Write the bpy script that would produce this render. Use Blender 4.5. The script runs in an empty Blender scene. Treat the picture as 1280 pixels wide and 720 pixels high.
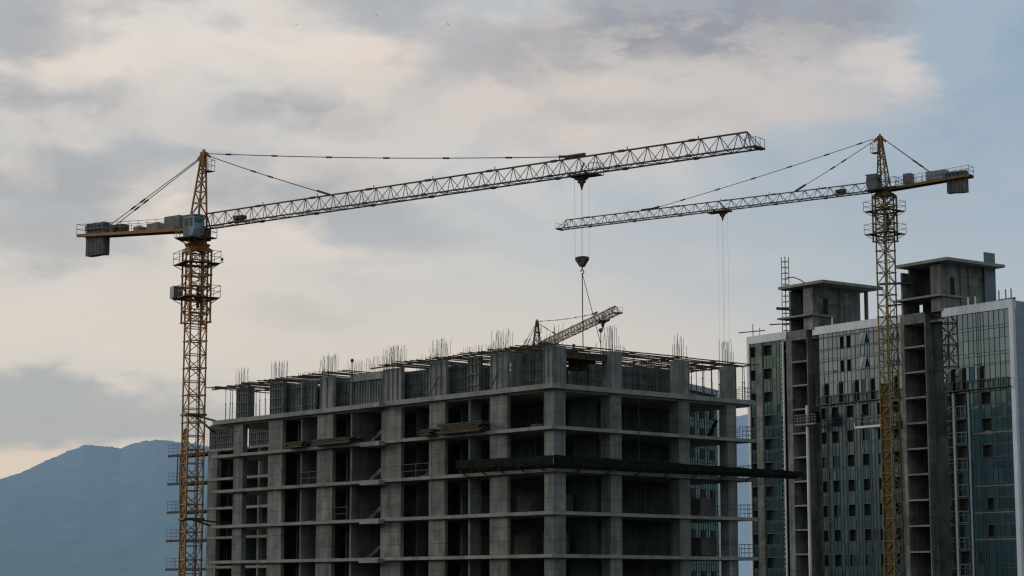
import bpy, math, random
from mathutils import Vector, Matrix, noise as mnoise
R = math.radians
rnd = random.Random(7)
scene = bpy.context.scene
COL = scene.collection
EYE = 15.7                      # eye height above the ground; building heights below are given relative to it

# ------------------------------------------------------------------ helpers
class MB:
    """collects shapes, links them as one mesh object"""
    def __init__(s): s.v = []; s.f = []
    def quad(s, a, b, c, d):
        n = len(s.v); s.v += [tuple(a), tuple(b), tuple(c), tuple(d)]; s.f.append((n, n+1, n+2, n+3)); return s
    def box(s, x0, x1, y0, y1, z0, z1):
        n = len(s.v)
        s.v += [(x0,y0,z0),(x1,y0,z0),(x1,y1,z0),(x0,y1,z0),(x0,y0,z1),(x1,y0,z1),(x1,y1,z1),(x0,y1,z1)]
        for q in ((0,3,2,1),(4,5,6,7),(0,1,5,4),(1,2,6,5),(2,3,7,6),(3,0,4,7)): s.f.append(tuple(n+i for i in q))
        return s
    def prism(s, pts, z0, z1):
        n = len(s.v); k = len(pts)
        s.v += [(p[0],p[1],z0) for p in pts] + [(p[0],p[1],z1) for p in pts]
        s.f.append(tuple(n+i for i in range(k-1,-1,-1))); s.f.append(tuple(n+k+i for i in range(k)))
        for i in range(k):
            j = (i+1) % k; s.f.append((n+i, n+j, n+k+j, n+k+i))
        return s
    def bar(s, p, q, r, n=4, r2=None, up=None):
        p = Vector(p); q = Vector(q); d = q-p
        if d.length < 1e-6: return s
        d.normalize(); r2 = r if r2 is None else r2
        u = Vector(up) if up else (Vector((0,0,1)) if abs(d.z) < .95 else Vector((1,0,0)))
        a = d.cross(u).normalized(); b = a.cross(d)
        o = len(s.v); ph = math.pi/4 if n == 4 else 0; k = math.sqrt(2) if n == 4 else 1
        for c, rr in ((p, r), (q, r2)):
            for i in range(n):
                t = ph + 2*math.pi*i/n
                s.v.append(tuple(c + a*(math.cos(t)*rr*k) + b*(math.sin(t)*rr*k)))
        for i in range(n):
            j = (i+1) % n; s.f.append((o+i, o+j, o+n+j, o+n+i))
        s.f.append(tuple(o+i for i in range(n-1,-1,-1))); s.f.append(tuple(o+n+i for i in range(n)))
        return s
    def path(s, pts, r, n=4):
        for a, b in zip(pts, pts[1:]): s.bar(a, b, r, n)
        return s
    def ball(s, c, r, nu=10, nv=6, sz=1.0):
        rows = []
        for j in range(nv+1):
            t = math.pi*j/nv; row = []
            for i in range(nu):
                a = 2*math.pi*i/nu
                row.append(len(s.v)); s.v.append((c[0]+r*math.sin(t)*math.cos(a), c[1]+r*math.sin(t)*math.sin(a), c[2]+r*sz*math.cos(t)))
            rows.append(row)
        for j in range(nv):
            for i in range(nu):
                k = (i+1) % nu; s.f.append((rows[j][i], rows[j+1][i], rows[j+1][k], rows[j][k]))
        return s
    def build(s, name, mat, parent=None, smooth=False):
        m = bpy.data.meshes.new(name); m.from_pydata(s.v, [], s.f); m.update()
        if smooth:
            for p in m.polygons: p.use_smooth = True
        o = bpy.data.objects.new(name, m); COL.objects.link(o); o.data.materials.append(mat)
        if parent is not None: o.parent = parent
        return o

def thing(name, label, cat, loc=(0,0,0), rz=0.0, group=None):
    o = bpy.data.objects.new(name, None); COL.objects.link(o); o.empty_display_size = .5
    o.location = loc; o.rotation_euler = (0,0,rz); o['label'] = label; o['category'] = cat
    if group: o['group'] = group
    return o
def tag(o, label, cat, group=None):
    o['label'] = label; o['category'] = cat
    if group: o['group'] = group
    return o
def place(o, loc, rz): o.location = loc; o.rotation_euler = (0,0,rz); return o
def copy_tree(o, parent=None):
    c = o.copy(); COL.objects.link(c)
    if parent is not None: c.parent = parent
    for ch in list(o.children): copy_tree(ch, c)
    return c

# ------------------------------------------------------------------ materials
def newmat(name):
    m = bpy.data.materials.new(name); m.use_nodes = True
    nt = m.node_tree; return m, nt, nt.nodes['Principled BSDF']
def N(nt, t, **kw):
    n = nt.nodes.new(t)
    for k, v in kw.items():
        if k in n.inputs.keys() if isinstance(k, str) else False: n.inputs[k].default_value = v
        else: setattr(n, k, v)
    return n
def noise_mat(name, c0, c1, scale=1.0, stretch=(1,1,1), rough=.85, metal=0.0, streak=0.0, lines=0.0, spec=.3, detail=5, storey=0.0):
    m, nt, b = newmat(name); L = nt.links.new
    tc = N(nt, 'ShaderNodeTexCoord'); mp = N(nt, 'ShaderNodeMapping'); mp.inputs['Scale'].default_value = stretch
    L(tc.outputs['Object'], mp.inputs['Vector'])
    n = N(nt, 'ShaderNodeTexNoise'); n.inputs['Scale'].default_value = scale; n.inputs['Detail'].default_value = detail
    L(mp.outputs['Vector'], n.inputs['Vector'])
    r = N(nt, 'ShaderNodeValToRGB'); r.color_ramp.elements[0].position = .3; r.color_ramp.elements[1].position = .7
    r.color_ramp.elements[0].color = (*c0,1); r.color_ramp.elements[1].color = (*c1,1)
    L(n.outputs['Fac'], r.inputs['Fac']); out = r.outputs['Color']
    if streak:
        m2 = N(nt, 'ShaderNodeMapping'); m2.inputs['Scale'].default_value = (2.2,2.2,.12); L(tc.outputs['Object'], m2.inputs['Vector'])
        n2 = N(nt, 'ShaderNodeTexNoise'); n2.inputs['Scale'].default_value = 1.0; n2.inputs['Detail'].default_value = 4; L(m2.outputs['Vector'], n2.inputs['Vector'])
        mr = N(nt, 'ShaderNodeMapRange'); mr.inputs[1].default_value=.35; mr.inputs[2].default_value=.65; mr.inputs[3].default_value=1-streak; mr.inputs[4].default_value=1+streak*.4
        L(n2.outputs['Fac'], mr.inputs[0])
        mx = N(nt, 'ShaderNodeMixRGB', blend_type='MULTIPLY'); mx.inputs[0].default_value = 1
        L(out, mx.inputs[1]); L(mr.outputs[0], mx.inputs[2]); out = mx.outputs[0]
    if lines:       # joints left by the shuttering boards
        sx = N(nt, 'ShaderNodeSeparateXYZ'); L(tc.outputs['Object'], sx.inputs[0])
        dv = N(nt, 'ShaderNodeMath', operation='PINGPONG'); dv.inputs[1].default_value = .5
        mu = N(nt, 'ShaderNodeMath', operation='MULTIPLY'); mu.inputs[1].default_value = 1/1.02; L(sx.outputs['Z'], mu.inputs[0]); L(mu.outputs[0], dv.inputs[0])
        mr = N(nt, 'ShaderNodeMapRange'); mr.inputs[1].default_value=0; mr.inputs[2].default_value=.05; mr.inputs[3].default_value=1-lines; mr.inputs[4].default_value=1
        L(dv.outputs[0], mr.inputs[0])
        mx = N(nt, 'ShaderNodeMixRGB', blend_type='MULTIPLY'); mx.inputs[0].default_value = 1
        L(out, mx.inputs[1]); L(mr.outputs[0], mx.inputs[2]); out = mx.outputs[0]
    if storey:      # every pour dries to its own tone; dark patches, rust runs and tie holes
        oi = N(nt, 'ShaderNodeObjectInfo'); sx2 = N(nt, 'ShaderNodeSeparateXYZ'); L(tc.outputs['Object'], sx2.inputs[0])
        fl = N(nt, 'ShaderNodeMath', operation='FLOOR'); m1 = N(nt, 'ShaderNodeMath', operation='MULTIPLY_ADD'); m1.inputs[1].default_value = 1/3.0715; m1.inputs[2].default_value = -.02
        L(sx2.outputs['Z'], m1.inputs[0]); L(m1.outputs[0], fl.inputs[0])
        cb = N(nt, 'ShaderNodeCombineXYZ'); L(fl.outputs[0], cb.inputs[0]); L(oi.outputs['Random'], cb.inputs[1])
        wn = N(nt, 'ShaderNodeTexWhiteNoise'); L(cb.outputs[0], wn.inputs['Vector'])
        mr = N(nt, 'ShaderNodeMapRange'); mr.inputs[3].default_value = 1-storey; mr.inputs[4].default_value = 1+storey*.8; L(wn.outputs['Value'], mr.inputs[0])
        mx = N(nt, 'ShaderNodeMixRGB', blend_type='MULTIPLY'); mx.inputs[0].default_value = 1; L(out, mx.inputs[1]); L(mr.outputs[0], mx.inputs[2]); out = mx.outputs[0]
        n3 = N(nt, 'ShaderNodeTexNoise'); n3.inputs['Scale'].default_value = .55; n3.inputs['Detail'].default_value = 6; n3.inputs['Roughness'].default_value = .65; L(tc.outputs['Object'], n3.inputs['Vector'])
        mr = N(nt, 'ShaderNodeMapRange'); mr.inputs[1].default_value = .52; mr.inputs[2].default_value = .66; mr.inputs[3].default_value = 0; mr.inputs[4].default_value = .75; L(n3.outputs['Fac'], mr.inputs[0])
        mx = N(nt, 'ShaderNodeMixRGB', blend_type='MULTIPLY'); L(mr.outputs[0], mx.inputs[0]); L(out, mx.inputs[1]); mx.inputs[2].default_value = (.52,.54,.50,1); out = mx.outputs[0]
        m3 = N(nt, 'ShaderNodeMapping'); m3.inputs['Scale'].default_value = (3.5,3.5,.16); L(tc.outputs['Object'], m3.inputs['Vector'])
        n4 = N(nt, 'ShaderNodeTexNoise'); n4.inputs['Scale'].default_value = 1.3; n4.inputs['Detail'].default_value = 3; L(m3.outputs['Vector'], n4.inputs['Vector'])
        mr = N(nt, 'ShaderNodeMapRange'); mr.inputs[1].default_value = .62; mr.inputs[2].default_value = .72; mr.inputs[3].default_value = 0; mr.inputs[4].default_value = .55; L(n4.outputs['Fac'], mr.inputs[0])
        mx = N(nt, 'ShaderNodeMixRGB', blend_type='MULTIPLY'); L(mr.outputs[0], mx.inputs[0]); L(out, mx.inputs[1]); mx.inputs[2].default_value = (.78,.58,.42,1); out = mx.outputs[0]
    L(out, b.inputs['Base Color']); b.inputs['Roughness'].default_value = rough; b.inputs['Metallic'].default_value = metal
    b.inputs['Specular IOR Level'].default_value = spec
    return m

M = {}
M['concrete'] = noise_mat('concrete', (.145,.158,.148), (.245,.256,.236), .8, rough=.92, streak=.32, lines=.42, spec=.15, storey=.2)
M['slab'] = noise_mat('slab_concrete', (.20,.212,.192), (.30,.31,.285), .9, rough=.92, spec=.15, storey=.10)
M['inner'] = noise_mat('shaded_inner_concrete', (.072,.090,.080), (.130,.150,.134), .7, rough=.95, streak=.2, spec=.1, storey=.25)  # darker copy of the concrete: shade of interiors and recesses put into the colour
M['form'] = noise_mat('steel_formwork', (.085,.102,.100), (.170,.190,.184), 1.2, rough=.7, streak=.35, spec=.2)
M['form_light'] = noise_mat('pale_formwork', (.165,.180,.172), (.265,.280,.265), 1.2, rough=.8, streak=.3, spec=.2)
M['timber'] = noise_mat('timber', (.045,.036,.026), (.085,.066,.046), 3, (1,1,1), rough=.85)
M['rebar'] = noise_mat('rebar', (.10,.092,.085), (.16,.145,.13), 6, rough=.7)
M['prop'] = noise_mat('prop_steel', (.035,.036,.034), (.065,.063,.058), 3, rough=.6)
M['crane'] = noise_mat('crane_paint', (.215,.088,.012), (.360,.152,.022), 1.3, rough=.55, streak=.2)
M['crane_dark'] = noise_mat('crane_backlit_paint', (.045,.035,.027), (.082,.064,.046), 1.5, rough=.6)  # same crane paint made darker: the backlit shade is in the colour
M['crane_pale'] = noise_mat('crane_haze_paint', (.065,.062,.054), (.115,.105,.085), 1.5, rough=.6)  # paint of the farther jib, haze lightening put into the colour
M['crane_ochre'] = noise_mat('crane_ochre_paint', (.130,.084,.024), (.215,.138,.040), 1.3, rough=.6)
M['third'] = noise_mat('hazed_crane_paint', (.10,.082,.040), (.17,.135,.066), 1.5, rough=.6)  # yellowish paint of the distant crane, lightened in colour to suggest haze
M['clad_dim'] = noise_mat('dim_mast_cladding', (.075,.052,.026), (.135,.095,.045), 2.5, (1,1,.6), rough=.9, streak=.35)
M['clad'] = noise_mat('mast_cladding', (.15,.088,.040), (.25,.155,.075), 2.5, (1,1,.6), rough=.9, streak=.3)
M['steel'] = noise_mat('grey_steel', (.10,.105,.11), (.18,.185,.19), 2, rough=.5)
M['rail'] = noise_mat('railing_steel', (.12,.11,.09), (.2,.18,.14), 2, rough=.6)
M['cable'] = noise_mat('steel_cable', (.035,.034,.034), (.06,.058,.055), 4, rough=.6)
M['rope'] = noise_mat('hoist_rope', (.20,.20,.20), (.28,.28,.28), 4, rough=.7)
M['weight'] = noise_mat('counterweight_concrete', (.085,.089,.088), (.15,.155,.153), 1.5, rough=.9, streak=.3)
M['cab'] = noise_mat('cab_paint', (.17,.235,.275), (.25,.32,.365), 1.2, rough=.4)
M['board'] = noise_mat('weathered_board', (.16,.16,.16), (.40,.39,.38), .9, rough=.8)
M['net'] = noise_mat('debris_net', (.006,.011,.009), (.018,.026,.021), 2.5, rough=.95, spec=.05)
M['white'] = noise_mat('white_panel', (.50,.56,.61), (.62,.69,.74), .5, rough=.45, streak=.1)
M['side_panel'] = noise_mat('grey_side_panel', (.20,.25,.29), (.26,.31,.35), .5, rough=.5)
M['pipe'] = noise_mat('white_pipe', (.6,.62,.62), (.75,.76,.76), .8, rough=.5)
M['mullion'] = noise_mat('mullion', (.022,.034,.037), (.040,.056,.060), 2, rough=.5)
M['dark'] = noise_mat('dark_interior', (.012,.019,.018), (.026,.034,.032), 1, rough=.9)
M['brick'] = noise_mat('block_stack', (.10,.095,.085), (.17,.16,.14), 2.5, rough=.95)
M['cloth_dark'] = noise_mat('dark_workwear', (.02,.022,.026), (.035,.036,.04), 4, rough=.9)
M['skin'] = noise_mat('skin', (.26,.15,.10), (.34,.20,.14), 6, rough=.6)
M['helmet'] = noise_mat('helmet', (.05,.045,.04), (.08,.07,.06), 4, rough=.5)
M['orange'] = noise_mat('orange_tarp', (.28,.20,.13), (.40,.30,.20), 4, rough=.8)
M['ground'] = noise_mat('ground', (.030,.034,.024), (.07,.066,.05), .02, rough=1.0, spec=.05)

def glass_mat(name, tint, refl, var=.25, rough=.03):
    """coated facade glass: dark body with a mirror coat, tint varying from pane to pane"""
    m = bpy.data.materials.new(name); m.use_nodes = True; nt = m.node_tree; nt.nodes.clear(); L = nt.links.new
    out = N(nt, 'ShaderNodeOutputMaterial'); mix = N(nt, 'ShaderNodeMixShader'); gl = N(nt, 'ShaderNodeBsdfGlossy'); df = N(nt, 'ShaderNodeBsdfDiffuse')
    gl.inputs['Roughness'].default_value = rough
    geo = N(nt, 'ShaderNodeNewGeometry'); mr = N(nt, 'ShaderNodeMapRange'); mr.inputs[3].default_value = 1-var; mr.inputs[4].default_value = 1.0
    L(geo.outputs['Random Per Island'], mr.inputs[0])
    mx = N(nt, 'ShaderNodeMixRGB', blend_type='MULTIPLY'); mx.inputs[0].default_value = 1; mx.inputs[1].default_value = (*tint,1)
    L(mr.outputs[0], mx.inputs[2]); L(mx.outputs[0], gl.inputs['Color'])
    df.inputs['Color'].default_value = (.02,.03,.03,1)
    mix.inputs[0].default_value = refl
    L(df.outputs[0], mix.inputs[1]); L(gl.outputs[0], mix.inputs[2]); L(mix.outputs[0], out.inputs['Surface'])
    return m
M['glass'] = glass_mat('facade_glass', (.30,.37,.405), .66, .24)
M['glass_low'] = glass_mat('dark_reflection_glass', (.145,.225,.215), .60, .35, .06)  # darker tint stands in for dark surroundings mirrored in the glass
M['panel'] = glass_mat('facade_panel', (.25,.33,.325), .55, .34, .16)
M['cab_dark'] = noise_mat('dark_cab_paint', (.09,.11,.10), (.15,.17,.16), 1.5, rough=.5)
M['cab_glass'] = glass_mat('cab_glass', (.10,.14,.15), .5, .2, .05)

def mountain_mat(name, col, haze):
    m, nt, b = newmat(name); L = nt.links.new
    tc = N(nt, 'ShaderNodeTexCoord'); n = N(nt, 'ShaderNodeTexNoise'); n.inputs['Scale'].default_value = .012; n.inputs['Detail'].default_value = 8; n.inputs['Roughness'].default_value = .7
    L(tc.outputs['Object'], n.inputs['Vector'])
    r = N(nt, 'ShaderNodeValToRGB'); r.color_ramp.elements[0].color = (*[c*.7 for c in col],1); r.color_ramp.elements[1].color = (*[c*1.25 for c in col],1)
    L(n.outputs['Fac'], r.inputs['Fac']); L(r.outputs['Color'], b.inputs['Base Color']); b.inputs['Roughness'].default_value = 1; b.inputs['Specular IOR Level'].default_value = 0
    # aerial haze painted as a glow of the surface, tint graded with height
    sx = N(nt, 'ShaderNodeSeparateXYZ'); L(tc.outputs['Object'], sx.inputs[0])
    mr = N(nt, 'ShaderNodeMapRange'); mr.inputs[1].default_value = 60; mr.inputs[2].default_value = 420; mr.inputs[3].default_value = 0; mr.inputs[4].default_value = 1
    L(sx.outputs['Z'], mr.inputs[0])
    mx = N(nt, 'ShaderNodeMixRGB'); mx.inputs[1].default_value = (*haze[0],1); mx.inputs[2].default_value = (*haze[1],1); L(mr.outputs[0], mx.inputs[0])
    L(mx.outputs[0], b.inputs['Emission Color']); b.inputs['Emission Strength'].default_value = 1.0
    return m

# ------------------------------------------------------------------ camera
cam = bpy.data.cameras.new('camera'); co = bpy.data.objects.new('camera', cam); COL.objects.link(co)
cam.sensor_width = 36; cam.lens = 36*2595/1280; cam.clip_start = 1; cam.clip_end = 60000
co.location = (0,0,EYE); co.rotation_euler = (R(90+8.332),0,0); scene.camera = co

# ------------------------------------------------------------------ sky and sun
SUN_AZ, SUN_EL = -66, 13        # degrees from +Y (negative = to the left), and above the horizon
w = bpy.data.worlds.new('World'); scene.world = w; w.use_nodes = True
nt = w.node_tree; nt.nodes.clear(); L = nt.links.new
def mth(op, a, b=None, c=None, clamp=False):
    n = nt.nodes.new('ShaderNodeMath'); n.operation = op; n.use_clamp = clamp
    for i, x in enumerate((a, b, c)):
        if x is None: continue
        if isinstance(x, (int, float)): n.inputs[i].default_value = x
        else: L(x, n.inputs[i])
    return n.outputs[0]
def sstep(x, a, b):
    n = nt.nodes.new('ShaderNodeMapRange'); n.interpolation_type = 'SMOOTHSTEP'
    L(x, n.inputs[0]); n.inputs[1].default_value = a; n.inputs[2].default_value = b
    return n.outputs[0]
def mixc(f, a, b):
    n = nt.nodes.new('ShaderNodeMixRGB')
    for i, x in enumerate((f, a, b)):
        if isinstance(x, tuple): n.inputs[i].default_value = (*x,1)
        elif isinstance(x, (int,float)): n.inputs[i].default_value = x
        else: L(x, n.inputs[i])
    return n.outputs[0]
def comb(x, y, z):
    n = nt.nodes.new('ShaderNodeCombineXYZ')
    for i, v in enumerate((x,y,z)):
        if isinstance(v, (int,float)): n.inputs[i].default_value = v
        else: L(v, n.inputs[i])
    return n.outputs[0]
def noise(vec, scale, detail=6, rough=.55, dist=0.0):
    n = nt.nodes.new('ShaderNodeTexNoise'); L(vec, n.inputs['Vector']); n.inputs['Scale'].default_value = scale
    n.inputs['Detail'].default_value = detail; n.inputs['Roughness'].default_value = rough; n.inputs['Distortion'].default_value = dist
    return n.outputs['Fac']
tc = nt.nodes.new('ShaderNodeTexCoord'); sp = nt.nodes.new('ShaderNodeSeparateXYZ'); L(tc.outputs['Generated'], sp.inputs[0])
az = mth('MULTIPLY', mth('ARCTAN2', sp.outputs[0], sp.outputs[1]), 57.2958)
el = mth('MULTIPLY', mth('ARCSINE', mth('MAXIMUM', mth('MINIMUM', sp.outputs[2], 1.0), -1.0)), 57.2958)
P = comb(az, mth('MULTIPLY', el, 2.3), 0.0)
wob1 = mth('SUBTRACT', noise(P, .16, 7, .6), .5); wob2 = mth('SUBTRACT', noise(comb(mth('ADD', az, 71), mth('MULTIPLY', el, 2.3), 3.0), .16, 7, .6), .5)
wob3 = mth('SUBTRACT', noise(P, .55, 6, .6), .5); wob4 = mth('SUBTRACT', noise(comb(mth('ADD', az, 37), mth('MULTIPLY', el, 2.3), 8.0), .55, 6, .6), .5)
azw = mth('ADD', az, mth('ADD', mth('MULTIPLY', wob1, 6.0), mth('MULTIPLY', wob3, 1.9))); elw = mth('ADD', el, mth('ADD', mth('MULTIPLY', wob2, 3.2), mth('MULTIPLY', wob4, 1.3)))
def blob(a0, e0, ra, re, soft=.75):
    dx = mth('DIVIDE', mth('SUBTRACT', azw, a0), ra); dy = mth('DIVIDE', mth('SUBTRACT', elw, e0), re)
    d = mth('SQRT', mth('ADD', mth('MULTIPLY', dx, dx), mth('MULTIPLY', dy, dy)))
    return sstep(mth('SUBTRACT', 1.0, d), 0.0, soft)
# clear sky behind the clouds: warm grey low down, pale blue higher and to the right
sky = nt.nodes.new('ShaderNodeTexSky'); sky.sky_type = 'NISHITA'; sky.sun_disc = False
sky.sun_elevation = R(SUN_EL); sky.sun_rotation = R(SUN_AZ); sky.air_density = 1.3; sky.dust_density = 2.5
base = mixc(sstep(el, 1.5, 9.0), (.655,.580,.515), (.555,.555,.550))
base = mixc(mth('MULTIPLY', sstep(az, -7.0, 15.0), sstep(el, 4.0, 15.0)), base, (.215,.350,.505))
base = mixc(mth('MULTIPLY', sstep(az, 2.0, 15.0), .45), base, (.350,.435,.510))
base = mixc(sstep(mth('ABSOLUTE', mth('ADD', az, 2)), 20, 75), base, (.29,.365,.415))
base = mixc(sstep(el, 18, 60), base, (.34,.41,.49))
# thin high veil with soft grey and cream patches
cov = mth('SUBTRACT', 1.0, mth('MULTIPLY', sstep(az, -2.0, 9.0), .85))
n1 = noise(comb(mth('MULTIPLY', az, .85), mth('MULTIPLY', el, 1.7), 5.0), .15, 4, .5, .3)
veil = mth('MULTIPLY', mth('MULTIPLY', sstep(n1, .38, .58), cov), sstep(el, 7.0, 11.0))
n2 = noise(comb(mth('MULTIPLY', az, .8), mth('MULTIPLY', mth('ADD', el, .9), 1.75), 9.0), .20, 5, .52, .3)
vc = mixc(sstep(n2, .42, .58), (.385,.400,.430), (.775,.670,.590))
c = mixc(mth('MULTIPLY', veil, .85), base, vc)
# bright warm opening low on the left and cream band along the top left
c = mixc(mth('MULTIPLY', blob(-8.5, 15.4, 5.5, 2.3), .7), c, (.760,.700,.650))
c = mixc(mth('MULTIPLY', blob(-11.5, 7.6, 9.0, 2.4), .55), c, (.740,.650,.570))
c = mixc(mth('MULTIPLY', blob(-14.0, 3.7, 5.0, 1.2), .65), c, (.690,.575,.490))
# grey bank low on the left
c = mixc(mth('MULTIPLY', blob(-12.6, 4.9, 8.2, 1.15, .6), .85), c, (.345,.380,.405))
# grey smudges, left
for (a, e, ra, re, k) in ((-13.2,13.3,3.4,1.1,.85), (-13.6,15.2,2.4,.8,.6), (-5.4,13.0,4.2,1.0,.8), (-11.8,11.1,3.4,.9,.7), (-4.4,11.0,3.4,.9,.6), (-12.8,9.4,4.2,.9,.6), (-5.6,7.6,2.6,.6,.35)):
    c = mixc(mth('MULTIPLY', blob(a, e, ra, re, .9), k), c, (.370,.378,.402))
# the big lit cloud at the top right: cream skirt and right edge, grey heart
c = mixc(mth('MULTIPLY', blob(3.4, 13.9, 9.6, 2.5, .6), .85), c, (.610,.545,.510))
c = mixc(mth('MULTIPLY', blob(10.4, 14.4, 1.7, 1.0, .7), .75), c, (.690,.620,.575))
c = mixc(mth('MULTIPLY', blob(5.6, 15.4, 6.0, 1.7, .7), .95), c, (.295,.300,.345))
c = mixc(mth('MULTIPLY', blob(0.6, 15.0, 4.2, 1.1, .8), .75), c, (.375,.370,.390))
c = mixc(mth('MULTIPLY', blob(8.6, 15.6, 3.4, 1.5, .8), .8), c, (.300,.315,.365))
c = mixc(mth('MULTIPLY', blob(3.2, 13.1, 4.6, .8, .9), .5), c, (.42,.41,.425))
n3 = noise(comb(mth('MULTIPLY', az, .9), mth('MULTIPLY', el, 2.0), 2.0), .45, 6, .6)
c = mixc(mth('MULTIPLY', mth('MULTIPLY', sstep(n3, .46, .58), blob(5.0, 14.6, 8.5, 2.4, .8)), .6), c, (.585,.545,.525))
# peach light low in the middle, and cream cumulus edges over the left half
c = mixc(mth('MULTIPLY', blob(-1.0, 6.4, 13.5, 2.8, .9), .55), c, (.680,.605,.535))
n5 = noise(comb(mth('MULTIPLY', az, .95), mth('MULTIPLY', el, 1.7), 21.0), .36, 5, .5, .3)
c = mixc(mth('MULTIPLY', mth('MULTIPLY', mth('MULTIPLY', sstep(n5, .50, .62), cov), sstep(el, 8.5, 12.0)), .36), c, (.740,.655,.590))
c = mixc(mth('MULTIPLY', mth('MULTIPLY', mth('MULTIPLY', sstep(n5, .48, .36), cov), sstep(el, 8.5, 12.0)), .42), c, (.400,.410,.435))
# fine mottling so that no area is flat
n4 = noise(comb(az, mth('MULTIPLY', el, 2.0), 12.0), .7, 6, .6)
gain = mth('ADD', .975, mth('MULTIPLY', n4, .05))
mg = nt.nodes.new('ShaderNodeMixRGB'); mg.blend_type = 'MULTIPLY'; mg.inputs[0].default_value = 1; L(c, mg.inputs[1]); L(gain, mg.inputs[2])
sc10 = nt.nodes.new('ShaderNodeMixRGB'); sc10.blend_type = 'MULTIPLY'; sc10.inputs[0].default_value = 1; L(mg.outputs[0], sc10.inputs[1]); sc10.inputs[2].default_value = (10,10,10,1)
fin = mixc(.10, sc10.outputs[0], sky.outputs[0])
bg = nt.nodes.new('ShaderNodeBackground'); L(fin, bg.inputs['Color']); bg.inputs['Strength'].default_value = .108
wo = nt.nodes.new('ShaderNodeOutputWorld'); L(bg.outputs[0], wo.inputs['Surface'])

sl = bpy.data.lights.new('sun', 'SUN'); sl.energy = .85; sl.angle = R(12); sl.color = (1,.90,.78)
so = bpy.data.objects.new('sun', sl); COL.objects.link(so)
sd = Vector((math.sin(R(SUN_AZ))*math.cos(R(SUN_EL)), math.cos(R(SUN_AZ))*math.cos(R(SUN_EL)), math.sin(R(SUN_EL))))
so.rotation_euler = sd.to_track_quat('Z','Y').to_euler(); so.location = (-60,40,120)
scene.view_settings.view_transform = 'Standard'; scene.view_settings.look = 'None'; scene.view_settings.exposure = 0; scene.view_settings.gamma = 1

# ------------------------------------------------------------------ ground and hills
g = MB().quad((-30000,-20000,0),(30000,-20000,0),(30000,30000,0),(-30000,30000,0)).build('ground', M['ground']); g['kind'] = 'structure'
def lerp_pts(pts, x):
    if x <= pts[0][0]: return pts[0][1]
    for (a, ya), (b, yb) in zip(pts, pts[1:]):
        if x <= b:
            t = (x-a)/(b-a); return ya+(yb-ya)*t
    return pts[-1][1]
def ridge(name, dist, pts, mat, seed, a0, a1, step):
    """pts = (azimuth deg, elevation deg) of the skyline; a real range standing at dist"""
    r = random.Random(seed); mb = MB(); cols = []
    n = int((a1-a0)/step); ph = [r.uniform(0,6.28) for _ in range(8)]
    rows = 26
    for i in range(n+1):
        a = a0+(a1-a0)*i/n; e = lerp_pts(pts, a); es = sum(lerp_pts(pts, a+.35*k_) for k_ in range(-9,10))/19
        jit = sum(math.sin(a*(1.7*1.9**k)+ph[k])/(1.55**k) for k in range(7))*.018 + r.uniform(-.012,.012)
        col = []
        for j in range(rows+1):
            t = j/rows; d = dist*(1-.42*t)
            hgt = (EYE + dist*math.tan(R(es)))*(1-t)**1.25 + dist*(math.tan(R(e))-math.tan(R(es)))*(1-t)**7 + dist*R(jit)*(1-t)**14
            hgt -= 20*t
            q_ = mnoise.fractal(Vector((a*.8+t*5.0, t*7.0, seed)), 1.0, 2.0, 4)
            d += dist*.006*q_*min(1,t*4)
            col.append((d*math.sin(R(a)), d*math.cos(R(a)), hgt))
        cols.append(col)
    for col in cols: mb.v += col
    k = rows+1
    for i in range(n):
        for j in range(rows): mb.f.append((i*k+j, i*k+j+1, (i+1)*k+j+1, (i+1)*k+j))
    o = mb.build(name, mat, None, True); o['kind'] = 'structure'; return o
def A(u): return math.degrees(math.atan((u-640)/2623))
def E_(u, v): return math.degrees(math.atan((740-v)/2623*math.cos(R(A(u)))))
near = [(u, E_(u,v)) for u, v in ((-420,612),(-200,640),(0,598),(25,588),(45,578),(65,571),(82,563),(100,556.5),(118,557.5),(132,558.5),(146,561),(158,557),(174,551.5),(192,548.6),(212,550.3),(232,553),(270,562),(340,585),(440,620))]
near = [(A(u), e) for u, e in near]
far = [(u, E_(u,v)) for u, v in ((-100,660),(60,640),(260,600),(330,590),(450,590),(700,575),(820,545),(880,529),(915,521.5),(945,517.5),(975,514),(1040,516),(1150,530),(1320,548))]
far = [(A(u), e) for u, e in far]
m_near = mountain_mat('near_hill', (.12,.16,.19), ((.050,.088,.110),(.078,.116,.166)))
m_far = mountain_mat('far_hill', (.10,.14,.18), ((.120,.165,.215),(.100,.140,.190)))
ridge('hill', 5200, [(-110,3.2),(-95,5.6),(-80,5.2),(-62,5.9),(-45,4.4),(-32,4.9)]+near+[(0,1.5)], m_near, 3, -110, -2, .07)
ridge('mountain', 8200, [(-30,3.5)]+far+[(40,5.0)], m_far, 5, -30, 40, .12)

# ------------------------------------------------------------------ main concrete block
PHI = R(40.9); CR = Vector((3.0,150.0,0))
H = 3.0715; Z0 = EYE+14.985                      # top of the uppermost slab
def lev(k): return Z0-k*H
main = thing('concrete_building', 'unfinished grey concrete frame block with open floors, centre foreground', 'building', CR, PHI)
XE, YE = 21.3, 44.7
for k in range(10):
    z = lev(k); t = .36 if k == 0 else .25
    s = MB().box(-.34, XE, -.26, YE, z-t, z)
    if k == 0: s.box(.1, XE-.3, .1, YE-.2, z-t-.16, z-t-.001)
    s.build('floor_slab', M['slab'], main)
    # landing of the stair standing out of the slab edge, a little lower
    MB().box(-.85, 1.0, 19.7, 22.2, z-.42, z-.06).build('stair_landing', M['slab'], main)
ztop = lev(0)-.36
LEFT_COLS = [(5.12,7.14,.32),(12.45,14.41,.32),(17.94,20.53,.34),(27.09,29.28,.36),(34.32,36.4,.38),(40.33,41.75,.5)]
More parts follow.
